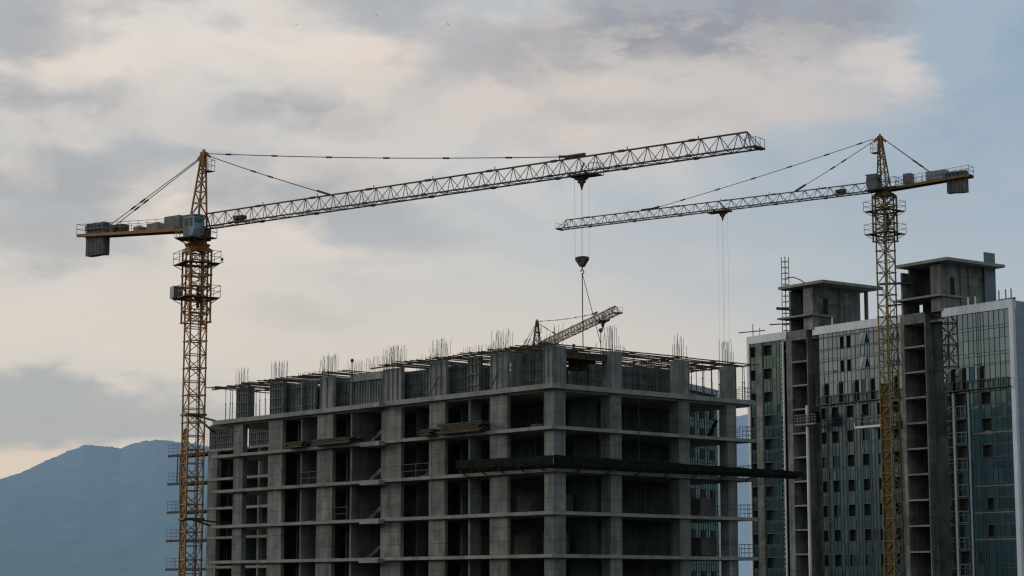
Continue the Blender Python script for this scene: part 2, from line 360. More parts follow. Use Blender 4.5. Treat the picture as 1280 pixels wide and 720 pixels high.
MB().box(.02, 1.2, .02, 1.04, 0, ztop).build('column', M['concrete'], main)
for (a, b, d) in LEFT_COLS: MB().box(.02, d, a, b, 0, ztop).build('column', M['concrete'], main)
for (a, b, d) in ((5.7,6.84,1.05),(12.9,14.08,1.0),(18.3,19.33,.9)): MB().box(a, b, .02, d, 0, ztop).build('column', M['concrete'], main)
for (x, y) in ((19.2,7.5),(19.2,14.5),(19.2,21),(19.2,28),(19.2,35),(18.9,43.6),(12.5,43.8),(6.5,43.8)):
    MB().box(x, x+.8, y, y+.7, 0, ztop).build('column', M['concrete'], main)
# cross walls, their lit ends at the left face, and the dark core behind
for (y, x0, x1) in ((9.72,.25,1.35),(24.68,.2,6.0),(31.68,.2,4.2)):
    MB().box(x0, x1, y, y+.2, 0, ztop).build('cross_wall', M['concrete'], main)
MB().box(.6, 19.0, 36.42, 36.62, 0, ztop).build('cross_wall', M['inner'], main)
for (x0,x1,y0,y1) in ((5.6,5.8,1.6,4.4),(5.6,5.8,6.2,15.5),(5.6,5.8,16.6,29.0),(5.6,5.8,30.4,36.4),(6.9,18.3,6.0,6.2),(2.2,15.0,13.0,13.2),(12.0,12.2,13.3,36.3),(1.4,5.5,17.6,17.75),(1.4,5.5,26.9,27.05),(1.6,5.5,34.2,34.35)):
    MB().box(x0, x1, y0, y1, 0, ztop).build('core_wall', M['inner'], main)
for k in range(0, 7):      # stair flights inside the bay between the landings
    z = lev(k+1)
    fl = MB()
    for i in range(6):
        y = 23.7-.30*i; fl.box(1.3, 2.3, y, y+.3, z+i*.17-.15, z+i*.17+.17)
    fl.build('stair_flight', M['concrete'], main)
def rail(mb, pts, z, h=1.1, step=1.2, r=.022, mids=1):
    for a, b in zip(pts, pts[1:]):
        a = Vector((a[0],a[1],z)); b = Vector((b[0],b[1],z)); n = max(1, int((b-a).length/step))
        for i in range(n+1):
            p = a.lerp(b, i/n); mb.bar(p, p+Vector((0,0,h)), r)
        for m in range(mids+1):
            o = Vector((0,0,h*(1-m/(mids+1.0)))); mb.bar(a+o, b+o, r)
for k in (0,1,2,3,4):
    m = MB(); rail(m, [(19.6,-.05),(21.2,-.05),(21.2,5)], lev(k), 1.0, .55, .014, 2)
    m.build('edge_railing', M['prop'], main)
# starter bars standing out of the columns and walls of the storey being shuttered
zf = EYE+17.72
def bars(x0, x1, y0, y1, nx, ny, h, r=.016):
    mb = MB()
    for i in range(nx):
        for j in range(ny):
            x = x0+(x1-x0)*(i/(nx-1) if nx > 1 else .5)+rnd.uniform(-.03,.03); y = y0+(y1-y0)*(j/(ny-1) if ny > 1 else .5)+rnd.uniform(-.04,.04)
            if rnd.random() < .03: continue
            hh = h*rnd.choice((1,1,1,.92,.8,.6))*rnd.uniform(.9,1.06); t = rnd.gauss(0,.035); t2 = rnd.gauss(0,.05)
            mb.path([(x,y,zf-.6), (x+t*.4, y+t2*.4, zf+hh*.55), (x+t*1.6, y+t2*1.6, zf+hh)], r, 3)
    mb.build('starter_bars', M['rebar'], main)
for (a, b, d) in LEFT_COLS: bars(.1, .5, a+.05, b-.05, 2, int((b-a)/.16), 1.8)
bars(.15, 1.05, .15, .9, 3, 3, 1.7); bars(5.8,6.75,.15,.9,5,3,2.0,.02); bars(13.0,14.0,.15,.9,5,3,2.0,.02); bars(18.4,19.3,.15,.85,4,3,1.9,.022); bars(8.2,11.6,4.2,4.4,12,1,1.3,.015); bars(14.6,17.8,5.0,5.2,14,1,1.0,.015)
for (y0, y1, h) in ((1.3,4.8,1.0),(7.6,11.8,1.05),(14.8,17.6,.9),(20.8,24.4,1.35),(25,27,1.2),(29.6,34,.85)): bars(1.3, 1.6, y0, y1, 2, int((y1-y0)/.18), h, .013)
bars(7.2, 18, 6.0, 6.2, 44, 1, .75, .013); bars(9.6,10.6,3.4,3.6,6,2,1.2,.013)

# ---- wing of the same height set back behind the tower crane
wing = thing('concrete_wing', 'set back unfinished concrete wing with projecting decks, behind the left crane mast', 'building', CR, PHI)
for k in range(10):
    z = lev(k)
    MB().box(19.9, 33, 46.2, 77.2, z-.26, z).build('floor_slab', M['slab'], wing)
    if k < 6:
        d = MB().box(20.0, 22.2, 77.4, 85.2, z-.30, z-.16)
        d.box(20.0,20.12,77.4,85.2,z-.42,z-.302); d.box(22.0,22.12,77.4,85.2,z-.42,z-.302)
        d.build('cantilever_deck', M['timber'], wing)
        m = MB(); rail(m, [(20.05,77.4),(20.05,85.1),(22.1,85.1)], z-.16, 1.1, .9, .012, 2); m.build('deck_railing', M['cable'], wing)
for y0, y1 in ((75.3,77.1),(67.3,67.6),(60.5,62),(53,54.6),(46.4,48)): MB().box(19.98, 20.5, y0, y1, 0, lev(0)-.26).build('column', M['concrete'], wing)
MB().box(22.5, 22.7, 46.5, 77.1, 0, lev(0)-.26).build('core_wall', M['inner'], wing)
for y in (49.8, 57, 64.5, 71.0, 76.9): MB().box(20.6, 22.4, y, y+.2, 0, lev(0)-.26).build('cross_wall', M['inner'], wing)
m = MB()
for y in (83.0, 83.5): m.bar((20.2,y,lev(1)-.1),(20.2,y,lev(0)-.45),.05); m.bar((20.2,y-.6,lev(2)-.1),(20.2,y-.6,lev(1)-.45),.05)
m.build('deck_prop', M['cable'], wing)

# ---- steel shuttering standing on the top slab
def form_panel(label, x, y0, y1, z1=17.7, thick=.16, z0=15.0, mat='form', along='y', brace=False, band=None, ribs=.30):
    t = thing('formwork_panel', label, 'formwork', CR, PHI, 'shuttering panels on the top slab')
    def B(mb, a0, a1, b0, b1, c0, c1):     # a across the face (outwards negative), b along it
        return mb.box(x+a0, x+a1, b0, b1, EYE+c0, EYE+c1) if along == 'y' else mb.box(b0, b1, x+a0, x+a1, EYE+c0, EYE+c1)
    B(MB(), 0, thick, y0, y1, z0, z1).build('sheet', M[mat], t)
    rb = MB(); ribs = .62 if mat == 'form_light' else .36; n = max(2, int((y1-y0)/ribs))
    for i in range(n+1):
        y = y0+.03+(y1-y0-.12)*i/n
        B(rb, -.07, -.003, y, y+.06, z0+.03, z1-.02-.1*rnd.random())
    rb.build('rib', M[mat], t)
    for z in (z0+.5, z0+1.3, z0+2.1):
        if z < z1-.2 and mat != 'form_light' and not band: B(MB(), -.12, -.073, y0+.05, y1-.05, z, z+.07).build('waler', M['form'], t)
    if band: B(MB(), -.16, -.124, y0, y1, band[0], band[1]).build('edge_beam', M['form_light'], t)
    if brace:
        b = MB(); ym = (y0+y1)/2
        p = [Vector((x-.5, ym+.45, EYE+z0+.05)), Vector((x-.16, ym-.25, EYE+z0+1.55))] if along == 'y' else None
        b.bar(p[0], p[1], .05, 6); b.build('diagonal_brace', M['prop'], t)
    return t
form_panel('pale shuttered corner post of the top floor, left side', -.05, .0, 1.04, 17.82, .16, mat='form_light')
form_panel('grey shuttered corner post of the top floor, right side', -.05, .12, 1.2, 17.78, .16, along='x', mat='form_light')
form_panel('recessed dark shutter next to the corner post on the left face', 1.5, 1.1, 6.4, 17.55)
form_panel('pale shutter with a diagonal brace, first from the corner post', .06, 5.1, 7.1, 17.75, .2, mat='form_light', brace=True)
form_panel('side shutter returning from the first braced panel', 5.05, .3, 1.5, 17.7, .05, along='x', mat='form_light')
form_panel('narrow dark shutter between the first braced panel and a plain post', 1.0, 7.4, 9.6, 17.0)
form_panel('plain grey post shutter between the two braced panels', .1, 8.4, 9.8, 17.72, .3)
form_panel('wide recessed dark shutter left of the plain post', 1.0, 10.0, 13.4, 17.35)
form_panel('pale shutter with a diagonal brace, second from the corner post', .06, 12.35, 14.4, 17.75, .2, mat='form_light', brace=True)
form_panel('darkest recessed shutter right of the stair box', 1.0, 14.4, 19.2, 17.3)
form_panel('pale wide shutter right beside the stair box', .06, 17.9, 20.4, 17.62, .2, mat='form_light')
form_panel('shuttered stair box with a pale beam along its top', .3, 20.5, 24.6, 17.55, .2, band=(16.95,17.55))
form_panel('dark recessed shutter left of the stair box', .9, 24.95, 28.4, 17.45)
form_panel('pale slim post shutter left of the stair box', .06, 27.1, 28.95, 17.68, .25, mat='form_light')
form_panel('low dark shutter left of the slim pale post', 1.0, 28.9, 31.2, 17.0)
form_panel('dark shutter right of the thin wall end', .5, 30.2, 31.62, 17.55)
form_panel('dark ribbed shutter left of the thin wall end', .6, 31.9, 35.0, 17.5)
form_panel('grey post shutter at the open left bay', .06, 34.3, 36.3, 17.7, .3)
form_panel('isolated post shutter at the left end among thin props', .06, 39.6, 41.5, 17.7, .6)
form_panel('post shutter second from the corner on the right face', -.02, 5.7, 6.84, 17.78, .9, along='x', mat='form_light')
form_panel('post shutter third from the corner on the right face', -.02, 12.9, 14.08, 17.6, .9, along='x', mat='form_light')
form_panel('end post shutter at the right end of the top floor', -.02, 18.3, 19.33, 17.55, .8, along='x', mat='form_light')
form_panel('long back shutter behind the beams on the right face', 6.0, 7.2, 18.3, 17.55, .16, along='x')
form_panel('low back shutter behind the deck near the corner', 6.6, 2.6, 7.1, 16.75, .16, along='x')
for (lb, y0, y1) in (('blue grey shutter on the set back wing, just right of the left mast', 71.2, 77.0), ('blue grey shutter on the set back wing, seen past the end post', 60.6, 69.5)):
    form_panel(lb, 20.1, y0, y1, 17.6)
for (y, h, nm) in ((24.68,17.5,'thin pale wall end beside the stair box on top'), (31.68,17.55,'thin pale wall end between two dark shutters')):
    tag(place(MB().box(.1,1.6,y,y+.18,EYE+15.0,EYE+h).build('wall_end', M['concrete']), CR, PHI), nm, 'wall')

# ---- falsework: joists across, bearers along, props below
zj = EYE+17.86
j0 = MB().bar((0,0,0),(7.6,0,0),.04).build('timber_joist', M['timber'])
place(j0, (0,0,0), 0); first = True
def in_main(x, y, z): return CR + Matrix.Rotation(PHI,4,'Z') @ Vector((x,y,z))
yy = .15; cnt = 0
while yy < 44.6 and cnt < 66:
    zone = 'over the stair side' if 19 < yy < 26 else ''
    segs = [(-1.0+rnd.uniform(-.5,.3), 0), (6.4, 0), (13.6+rnd.uniform(-.3,.3), 0)]
    if 20.3 < yy < 24.7: segs = segs[1:]
    for (xs, _) in segs:
        if xs > 5 and 9 < yy < 42 and cnt % 3: continue     # deck not yet closed inside
        o = j0 if first else j0.copy()
        if not first: COL.objects.link(o)
        first = False
        o.location = in_main(xs, yy+rnd.uniform(-.05,.05), zj+rnd.uniform(-.03,.03)); o.rotation_euler = (rnd.uniform(-.02,.02), rnd.uniform(-.012,.012), PHI+rnd.uniform(-.02,.02))
        if xs < 2: tag(o, 'thin timber joist sticking out over the left face', 'joist', 'joists over the left face')
        elif yy < 8: tag(o, 'thin timber joist spanning above the right face', 'joist', 'joists over the right face')
        else: tag(o, 'timber joist lying over the middle of the top floor', 'joist', 'joists over the middle of the floor')
    yy += .72 if yy > 8 else .62; cnt += 1
b0 = MB().bar((0,0,0),(0,11.4,0),.05).build('bearer_beam', M['timber']); first = True
for x in (-.35,3.2,7.6,12.2,16.4,18.6,20.6):
    for ys in (-1.1+rnd.uniform(-.3,.3), 10.0, 21.2, 33.2):
        if x < 1 and 15 < ys < 24: continue
        o = b0 if first else b0.copy()
        if not first: COL.objects.link(o)
        first = False
        o.location = in_main(x+rnd.uniform(-.1,.1), ys, zj-.13); o.rotation_euler = (rnd.uniform(-.006,.006),0,PHI+rnd.uniform(-.012,.012))
        if ys < 0: tag(o, 'bearer beam end poking out over the right face', 'beam', 'bearers poking out over the right face')
        else: tag(o, 'bearer beam under the joists along the building', 'beam', 'bearers under the joists')
pr = thing('shoring_prop', 'x', 'prop', (0,0,0))
MB().bar((0,0,.012),(0,0,1.5),.040,6).bar((0,0,0),(0,0,.012),.10,4).build('outer_tube', M['prop'], pr)
MB().bar((0,0,1.5),(0,0,2.66),.028,6).bar((0,0,2.66),(0,0,2.68),.09,4).build('inner_tube', M['prop'], pr)
MB().bar((0,0,1.44),(0,0,1.52),.06,8).build('collar', M['prop'], pr)
first = True
for x, y, gname in [(x, y, 'L') for x in (.5,3.0,5.8,9,12.5,16.5) for y in (43.9,42.6,38.6,37.4)] + [(x, y, 'L') for x in (.4,) for y in (41.9,43.2)] + \
        [(x, y, 'R') for x in (14.7,15.9,17.1,19.7,20.7,21.0) for y in (.6,2.9,4.9)] + [(x, y, 'C') for x in (1.9,3.2,4.4) for y in (.9,3.2)] + [(x, .8, 'M') for x in (7.6,8.9,10.3,11.8)]:
    o = pr if first else copy_tree(pr)
    first = False
    o.location = in_main(x+rnd.uniform(-.15,.15), y+rnd.uniform(-.15,.15), Z0+.002); o.rotation_euler = (rnd.uniform(-.012,.012),rnd.uniform(-.012,.012),0)
    lb = {'L':'thin steel prop in the open left bay of the top floor','R':'thin steel prop in the open right bay of the top floor','C':'thin steel prop under the deck beside the corner post','M':'thin steel prop before the long back shutter'}[gname]
    tag(o, lb, 'prop', {'L':'props in the left bay','R':'props in the right bay','C':'props by the corner','M':'props before the back shutter'}[gname])
d = MB().box(1.5,6.4,.3,3.0,EYE+17.35,EYE+17.5).box(1.6,6.3,.35,.5,EYE+17.0,EYE+17.348).box(1.6,6.3,2.2,2.35,EYE+17.0,EYE+17.348)
for i in range(7): d.box(1.5+.71*i, 1.6+.71*i, .28, .298, EYE+17.0, EYE+17.5)
d.box(4.2,6.4,3.1,4.4,EYE+16.63,EYE+16.75).box(4.2,4.3,3.1,3.2,EYE+15.0,EYE+16.629).box(6.3,6.4,3.1,3.2,EYE+15.0,EYE+16.629).box(4.2,4.3,4.3,4.4,EYE+15.0,EYE+16.629).box(6.3,6.4,4.3,4.4,EYE+15.0,EYE+16.629).box(4.3,6.3,3.005,3.095,EYE+16.6,EYE+17.3)
tag(place(d.build('working_deck', M['timber']), CR, PHI), 'dark plywood working deck near the corner on top, carrying the worker', 'deck')
tag(place(MB().bar((15.3,4.6,EYE+15.1),(16.4,4.4,EYE+17.6),.05,6).build('diagonal_strut', M['prop']), CR, PHI), 'slanting steel strut left of the end post on the right face', 'strut')
tag(place(MB().bar((17.75,1.6,EYE+11.95),(18.55,1.4,EYE+13.35),.11,4).build('diagonal_strut', M['net']), CR, PHI), 'thick dark slanting strut one floor below the top, beside the end column', 'strut')

# ---- debris net apron round the corner
cn = thing('safety_apron', 'black netted safety apron wrapping the corner of the concrete block', 'safety net', CR, PHI)
m = MB(); z9 = EYE+8.9
m.f.append((0,1,2,3)); m.v += [(-1.0,9.9,z9+.30),(-1.0,-1.1,z9+.14),(-.14,-.14,z9-.05),(-.14,9.9,z9-.05)]
m.build('deck_sheet', M['timber'], cn)
m = MB().quad((-1.0,-1.1,z9+.13),(25.8,-1.1,z9+.28),(25.8,-.14,z9+.05),(-.14,-.14,z9-.06)); m.build('deck_sheet', M['timber'], cn)
def net_strip(p, q, h0, h1, zb0, zb1, nrm):
    mb = MB(); n = 60
    top = []; bot = []; back = []
    for i in range(n+1):
        t = i/n; x = p[0]+(q[0]-p[0])*t; y = p[1]+(q[1]-p[1])*t
        sag = .02*math.sin(t*71)+.015*math.sin(t*29+1)+rnd.uniform(-.012,.012)
        bot.append((x+nrm[0]*.05*math.sin(t*43), y+nrm[1]*.05*math.sin(t*43), zb0+(zb1-zb0)*t))
        top.append((x, y, zb0+(zb1-zb0)*t+h0+(h1-h0)*t+sag))
    for i in range(n): mb.quad(bot[i],bot[i+1],top[i+1],top[i])
    return mb
net_strip((-1.02,9.9),(-1.02,-1.12),.62,.66,z9+.28,z9+.12,(1,0)).build('net', M['net'], cn)
net_strip((-1.02,-1.12),(25.8,-1.12),.66,.34,z9+.12,z9+.26,(0,1)).build('net', M['net'], cn)
for (x, y, dx, dy) in [(-.13,y,-.87,0) for y in (.6,2.8,5,7.2,9.4)] + [(x,-.13,0,-.95) for x in (2,5,8,11,14,17,20)]:
    MB().bar((x,y,z9-.35),(x+dx,y+dy,z9+.08),.035).build('bracket', M['prop'], cn)
MB().bar((-.2,-.2,z9-.02),(-.2,-.2,z9+1.0),.02).build('net_post', M['pipe'], cn)

# ---- things lying on the floors
def lumber(label, x, y0, y1, z, n, px, py0=None):
    t = thing('lumber_stack', label, 'lumber', CR, PHI); k = 0
    MB().box(x-.75, x+.9, y0, y1, z+.003, z+.10).build('loading_platform', M['timber'], t)
    for i in range(n):
        mb = MB()
        for j in range(6):
            yy0 = y0+rnd.uniform(-.25,.35); yy1 = y1+rnd.uniform(-.5,.3)
            mb.box(x-.68+j*.25, x-.46+j*.25, yy0, yy1, z+.124+i*.135, z+.214+i*.135)
        mb.build('plank_layer', M['timber'], t)
    return t
lumber('brown plank stack on a platform at the left face, right of centre', -.25, 7.2, 12.2, lev(1), 5, 0)
lumber('low pale plank bundle at the end of the longer plank stack', -.3, 12.9, 14.4, lev(1), 3, 0)
lumber('dark plank stack on a platform at the left end of the left face', -.25, 23.6, 28.8, lev(1), 3, 0)
lumber('small plank stack under the pale slim post, leftmost of the stacks', -.2, 30.2, 32.6, lev(1), 3, 0)
def pallet(label, x, y, z, w, d, h):
    t = thing('block_pallet', label, 'pallet', CR, PHI)
    p = MB()
    for i in range(4): p.box(x, x+w, y+i*d/3.6, y+i*d/3.6+.12, z+.09, z+.12)
    for i in range(3): p.box(x+i*(w-.1)/2, x+.1+i*(w-.1)/2, y, y+d, z+.003, z+.087)
    p.build('pallet_base', M['timber'], t)
    nx = max(2, int(w/.45)); nz = max(2, int(h/.25)); b = MB()
    for k in range(nz):
        for i in range(nx):
            o = rnd.uniform(-.02,.02)
            b.box(x+i*w/nx+.006, x+(i+1)*w/nx-.006, y+o, y+d+o, z+.125+k*(h-.13)/nz, z+.125+(k+1)*(h-.13)/nz-.008)
    b.build('block_stack', M['brick'], t)
pallet('block pallet in the see-through right bay, under the black apron', 16.6, 1.4, lev(3), 1.7, 1.2, 1.45)
pallet('block pallet in the see-through right bay, lower floor', 16.9, 1.6, lev(4), 1.7, 1.2, 1.5)
pallet('pale block pallet in the bay right of the corner, under the apron', 4.0, 3.6, lev(3), 1.2, 1.4, 1.5)
pallet('pale block pallet in the bay right of the corner, lower floor', 3.4, 3.6, lev(4), 1.3, 1.4, 1.7)
pallet('block pallet in the bay left of the corner, under the apron', 3.4, 6.3, lev(3), 1.2, 1.6, 1.5)
pallet('block pallet in the bay left of the corner, lower floor', 3.2, 6.2, lev(4), 1.3, 1.8, 1.6)
pallet('dark block pallet in the middle left bay, upper floor', 2.6, 11.2, lev(3), 1.2, 1.4, 1.6)
pallet('dark block pallet in the middle left bay, lower floor', 2.6, 11.4, lev(4), 1.2, 1.4, 1.6)
pallet('block pallet in the bay right of the braced brown planks, upper floor', 2.4, 17.0, lev(1), 1.2, 1.2, 1.3)
pallet('block pallet left of the stair, lower floor', 2.2, 32.4, lev(4), 1.2, 1.3, 1.4)

for (x, y, k) in ((1.0,2.2,1),(1.4,3.6,2),(.9,8.3,1),(1.6,15.6,2),(1.2,26.2,1),(1.5,30.3,3),(3.2,1.2,2),(8.6,1.4,1),(10.4,1.2,3),(15.6,1.5,1),(15.2,1.4,4),(1.2,33.4,2)):
    o = copy_tree(pr); o.location = in_main(x, y, lev(k)+.002); o.rotation_euler = (rnd.uniform(-.02,.02),rnd.uniform(-.02,.02),0)
    tag(o, 'single steel prop left standing on an open floor below the top', 'prop', 'props left on the open floors')
for (nm, x, y, z0_, z1_) in (('thin cable hanging free in the bay right of the corner, above the black apron', 4.35, -.3, lev(2)+.35, lev(1)-.26),('thin cable hanging free over the wide middle bay of the right face', 8.35, -.3, lev(2)+.35, lev(0)-.4),('thin dark cable hanging down the pier with the plank stack', -.4, 13.6, lev(3)+.4, lev(1)-.26)):
    mb = MB(); n = 14; pts = [(x+.03*math.sin(i*1.3), y+.04*math.sin(i*.8), z1_+(z0_-z1_)*i/n) for i in range(n+1)]
    tag(place(mb.path(pts, .018, 4).build('hanging_cable', M['cable']), CR, PHI), nm, 'cable')
def heap(label, x, y, z, w, h):
    mb = MB(); 
    for i in range(26):
        a_ = rnd.uniform(0,6.28); q_ = rnd.random()**.6*w; s_ = rnd.uniform(.08,.22)
        zz = z+.002+max(0,h*(1-q_/w))*rnd.uniform(.2,1)
        mb.box(x+q_*math.cos(a_)-s_, x+q_*math.cos(a_)+s_, y+q_*math.sin(a_)-s_, y+q_*math.sin(a_)+s_, z+.002, zz+s_*.5)
    tag(place(mb.build('rubble_heap', M['brick']), CR, PHI), label, 'rubble')
heap('low heap of rubble and offcuts right of the stair bay, second open floor', 1.4, 16.2, lev(2), .8, .5)
heap('low heap of rubble on the edge of the corner bay, first open floor', 1.5, 3.2, lev(1), .9, .5)
heap('low heap of rubble near the left thin wall end, third open floor', 1.2, 30.6, lev(3), .7, .45)
for (k, ya, yb) in ((2,14.6,17.8),(3,25.2,27.0),(2,29.4,31.6)):
    mb = MB(); rail(mb, [(.12,ya),(.12,yb)], lev(k), 1.05, rnd.uniform(1.0,1.6), .018, 1); mb.build('edge_railing', M['prop'], main)

# ------------------------------------------------------------------ tower cranes
def crane(label, loc, side, mast_rot, yaw, zs, jib, cjl, cj_slope, cw, tie, trolley, hook, mats, head, cab_side, full=True, clad=None, plats=(), cage=None, ztip=1.05, mast_z=None):
    """zs: heights above the eye (mast top, jib foot); jib: (length, height)"""
    c = thing('tower_crane', label, 'tower crane', loc, 0)
    mm, jm, dm = mats
    z_m = EYE+zs[0]; z_j = EYE+zs[1]
    a = side/2; Rm = Matrix.Rotation(mast_rot,4,'Z'); Rj = Matrix.Rotation(yaw,4,'Z')
    def rot(mb, Rr): mb.v = [tuple(Rr @ Vector(p)) for p in mb.v]; return mb
    def lattice(hw, za, zb, pitch, rl, rb, x=False):
        mb = MB(); cs = [(hw,hw),(-hw,hw),(-hw,-hw),(hw,-hw)]
        for p in cs: mb.bar((*p,za),(*p,zb),rl,4,up=(1,0,0))
        n = max(1, round((zb-za)/pitch)); h = (zb-za)/n
        for i in range(n+1):
            z = za+i*h
            for k in range(4):
                p, q = cs[k], cs[(k+1) % 4]
                mb.bar((*p,z),(*q,z), rb*1.15 if i % 2 else rb*1.5)
                if i < n:
                    if (i+k) % 2: p, q = q, p
                    mb.bar((*p,z),(*q,z+h), rb)
                    if x: mb.bar((*q,z),(*p,z+h), rb)
            if i % 2 == 0:
                for p in cs: mb.box(p[0]-rl*1.5,p[0]+rl*1.5,p[1]-rl*1.5,p[1]+rl*1.5,z-.09,z+.09)
        return mb
    rot(lattice(a, 0.35, z_m-.35, 1.325, .066, .036), Rm).build('mast', mm, c)
    MB().box(-2.6,2.6,-2.6,2.6,0,.35).build('base', M['slab'], c)
    if full:      # ladder inside the mast
        ld = MB(); lx = .35
        for y in (-.2,.2): ld.bar((lx,y,.4),(lx,y,z_m-.4),.025)
        k = EYE-4
        while k < z_m-.5: ld.bar((lx,-.2,k),(lx,.2,k),.016); k += .33
        rot(ld, Rm).build('ladder', dm, c)
    if clad:
        side_k, zc0, zc1, cm = clad
        mb = MB(); ps = [(a,a),(-a,a),(-a,-a),(a,-a)]; p = Vector((*ps[side_k],0)); q = Vector((*ps[(side_k+1) % 4],0)); n = 26
        inw = -((p+q)/2).normalized()*.09
        zz = EYE+zc0; h = (zc1-zc0)/n
        for i in range(n):
            j = rnd.uniform(-.01,.02)
            A0, B0 = p.lerp(q,.05)+inw*(1+j), p.lerp(q,.94)+inw*(1+j)
            mb.quad((A0.x,A0.y,zz+i*h),(B0.x,B0.y,zz+i*h),(B0.x,B0.y,zz+(i+1)*h-.03),(A0.x,A0.y,zz+(i+1)*h-.03))
        rot(mb, Rm).build('cladding_panel', cm, c)
    if cage:      # climbing cage round the top of the mast
        zc0, zc1, hw = cage
        rot(lattice(hw, EYE+zc0, EYE+zc1-.3, 1.15, .075, .04), Rm).build('climbing_cage', mm, c)
        cp = MB()
        for k in range(4):
            cs = [(hw,hw),(-hw,hw),(-hw,-hw),(hw,-hw)]; p = Vector((*cs[k],EYE+zc1-.3)); q = Vector((*cs[(k+1) % 4],EYE+zc1-.3))
            pts = []
            for i in range(9):
                t = i/8; s = math.sin(math.pi*t)**.5
                w = p.lerp(q,t); w.z += .34*s; w.x *= 1-.18*s; w.y *= 1-.18*s; pts.append(w)
            cp.path(pts, .12)
        rot(cp, Rm).build('cage_arch', mm, c)
        hyd = MB().bar((0,-.45,EYE+zc0+1.4),(0,-.45,EYE+zc0+3.4),.16,8).ball((0,-.55,EYE+zc0+2.3),.42)
        rot(hyd, Rm).build('hydraulic_ram', dm, c)
    for (zp, ho, hi) in plats:
        f = MB(); z = EYE+zp
        for (x0,x1,y0,y1) in ((-ho,ho,hi,ho),(-ho,ho,-ho,-hi),(-ho,-hi,-hi,hi),(hi,ho,-hi,hi)): f.box(x0,x1,y0,y1,z-.07,z)
        for s in (-1,1):
            for q in (-1,1): f.bar((s*ho*.96,q*ho*.96,z-.05),(s*hi*.9,q*hi*.9,z-.62),.035)
        rot(f, Rm).build('platform', dm, c)
        rr = MB(); rail(rr, [(-ho,-ho),(ho,-ho),(ho,ho),(-ho,ho),(-ho,-ho)], z, 1.15, 1.2, .022, 1); rot(rr, Rm).build('platform_railing', M['rail'], c)
    # slewing ring, turntable
    ring = MB(); n = 20
    def disc(mb, r0, r1, z0, z1):
        o = len(mb.v)
        for r_, z in ((r0,z0),(r1,z1)):
            for i in range(n): mb.v.append((r_*math.cos(2*math.pi*i/n), r_*math.sin(2*math.pi*i/n), z))
        for i in range(n): mb.f.append((o+i,o+(i+1)%n,o+n+(i+1)%n,o+n+i))
        mb.f.append(tuple(o+i for i in range(n-1,-1,-1))); mb.f.append(tuple(o+n+i for i in range(n)))
    disc(ring, a*1.35, a*1.55, z_m-.34, z_m-.05); disc(ring, a*1.2, a*1.1, z_m-.049, z_m+.32)
    ring.build('slewing_ring', mm, c)
    tt = MB().box(-1.0,1.0,-.85,.85,z_m+.33,z_j+.1).box(-1.9,1.7,-.95,.95,z_m+.50,z_m+.60)
    rot(tt, Rj).build('turntable', dm, c)
    if full:
        rr = MB(); rail(rr, [(-1.9,-.95),(-1.9,.95),(1.7,.95),(1.7,-.95)], z_m+.6, 1.1, .9, .022, 1); rot(rr, Rj).build('turntable_railing', M['rail'], c)
    # tower head
    hz, hx = EYE+head[0], head[1]; hb = .62; hm = MB()
    base4 = [(hb,hb),(-hb,hb),(-hb,-hb),(hb,-hb)]; top4 = [(hx+.13,.13),(hx-.13,.13),(hx-.13,-.13),(hx+.13,-.13)]
    zb = z_j+.1; steps = 7
    def hp(k, t): return Vector((base4[k][0]+(top4[k][0]-base4[k][0])*t, base4[k][1]+(top4[k][1]-base4[k][1])*t, zb+(hz-zb)*t))
    for k in range(4): hm.bar(hp(k,0), hp(k,1), .07)
    ts = [0,.17,.33,.48,.61,.72,.81]
    for i, t in enumerate(ts):
        for k in range(4):
            hm.bar(hp(k,t), hp((k+1)%4,t), .036)
            if i < len(ts)-1:
                p, q = (k,(k+1)%4) if (i+k) % 2 else ((k+1)%4,k)
                hm.bar(hp(p,t), hp(q,ts[i+1]), .032)
    for k in range(4): hm.quad(hp(k,.8),hp((k+1)%4,.8),hp((k+1)%4,1),hp(k,1))
    hm.box(hx-.3,hx+.3,-.22,.22,hz-.35,hz-.05).bar((hx,0,hz-.1),(hx,0,hz+.22),.10).bar((hx-.1,0,hz-.2),(hx-.75,0,hz-.75),.13).bar((hx+.1,0,hz-.25),(hx+.85,0,hz-.6),.11).bar((hx,0,hz-.3),(hx+.6,0,hz-.28),.09)
    rot(hm, Rj).build('tower_head', mm, c)
    if full:
        pl = MB().box(hx+.15,hx+1.05,-.5,.5,hz-2.06,hz-2.0); rail(pl, [(hx+.2,-.5),(hx+1.05,-.5),(hx+1.05,.5),(hx+.2,.5)], hz-2.0, 1.1, .5, .018, 1)
        rot(pl, Rj).build('head_platform', M['rail'], c)
    # jib: triangular truss
    Lj, hj = jib; w = .62; b = MB(); z0 = z_j+.05; x0 = 1.15
    b.bar((x0,0,z0+hj),(Lj-ztip,0,z0+hj),.062); 
    for s in (-1,1): b.bar((x0,s*w,z0),(Lj,s*w,z0),.06)
    pitch = 1.72; n = int((Lj-x0)/pitch); pitch = (Lj-ztip-x0)/n
    for i in range(n+1):
        x = x0+i*pitch
        b.bar((x,-w,z0),(x,w,z0),.03)
        if i < n:
            xm = x+pitch/2
            for s in (-1,1):
                b.bar((x,s*w,z0),(xm,0,z0+hj),.027); b.bar((x+pitch,s*w,z0),(xm,0,z0+hj),.027)
            b.bar((x,(-w if i%2 else w),z0),(x+pitch,(w if i%2 else -w),z0),.026)
        else:
            for s in (-1,1): b.bar((x,0,z0+hj),(Lj,s*w,z0),.03)
            for s in (-1,1): b.bar((x,0,z0+hj),(x,s*w,z0),.03)
    for s in (-1,1): b.bar((x0,0,z0+hj),(x0,s*w,z0),.05)
    x = x0+4*pitch
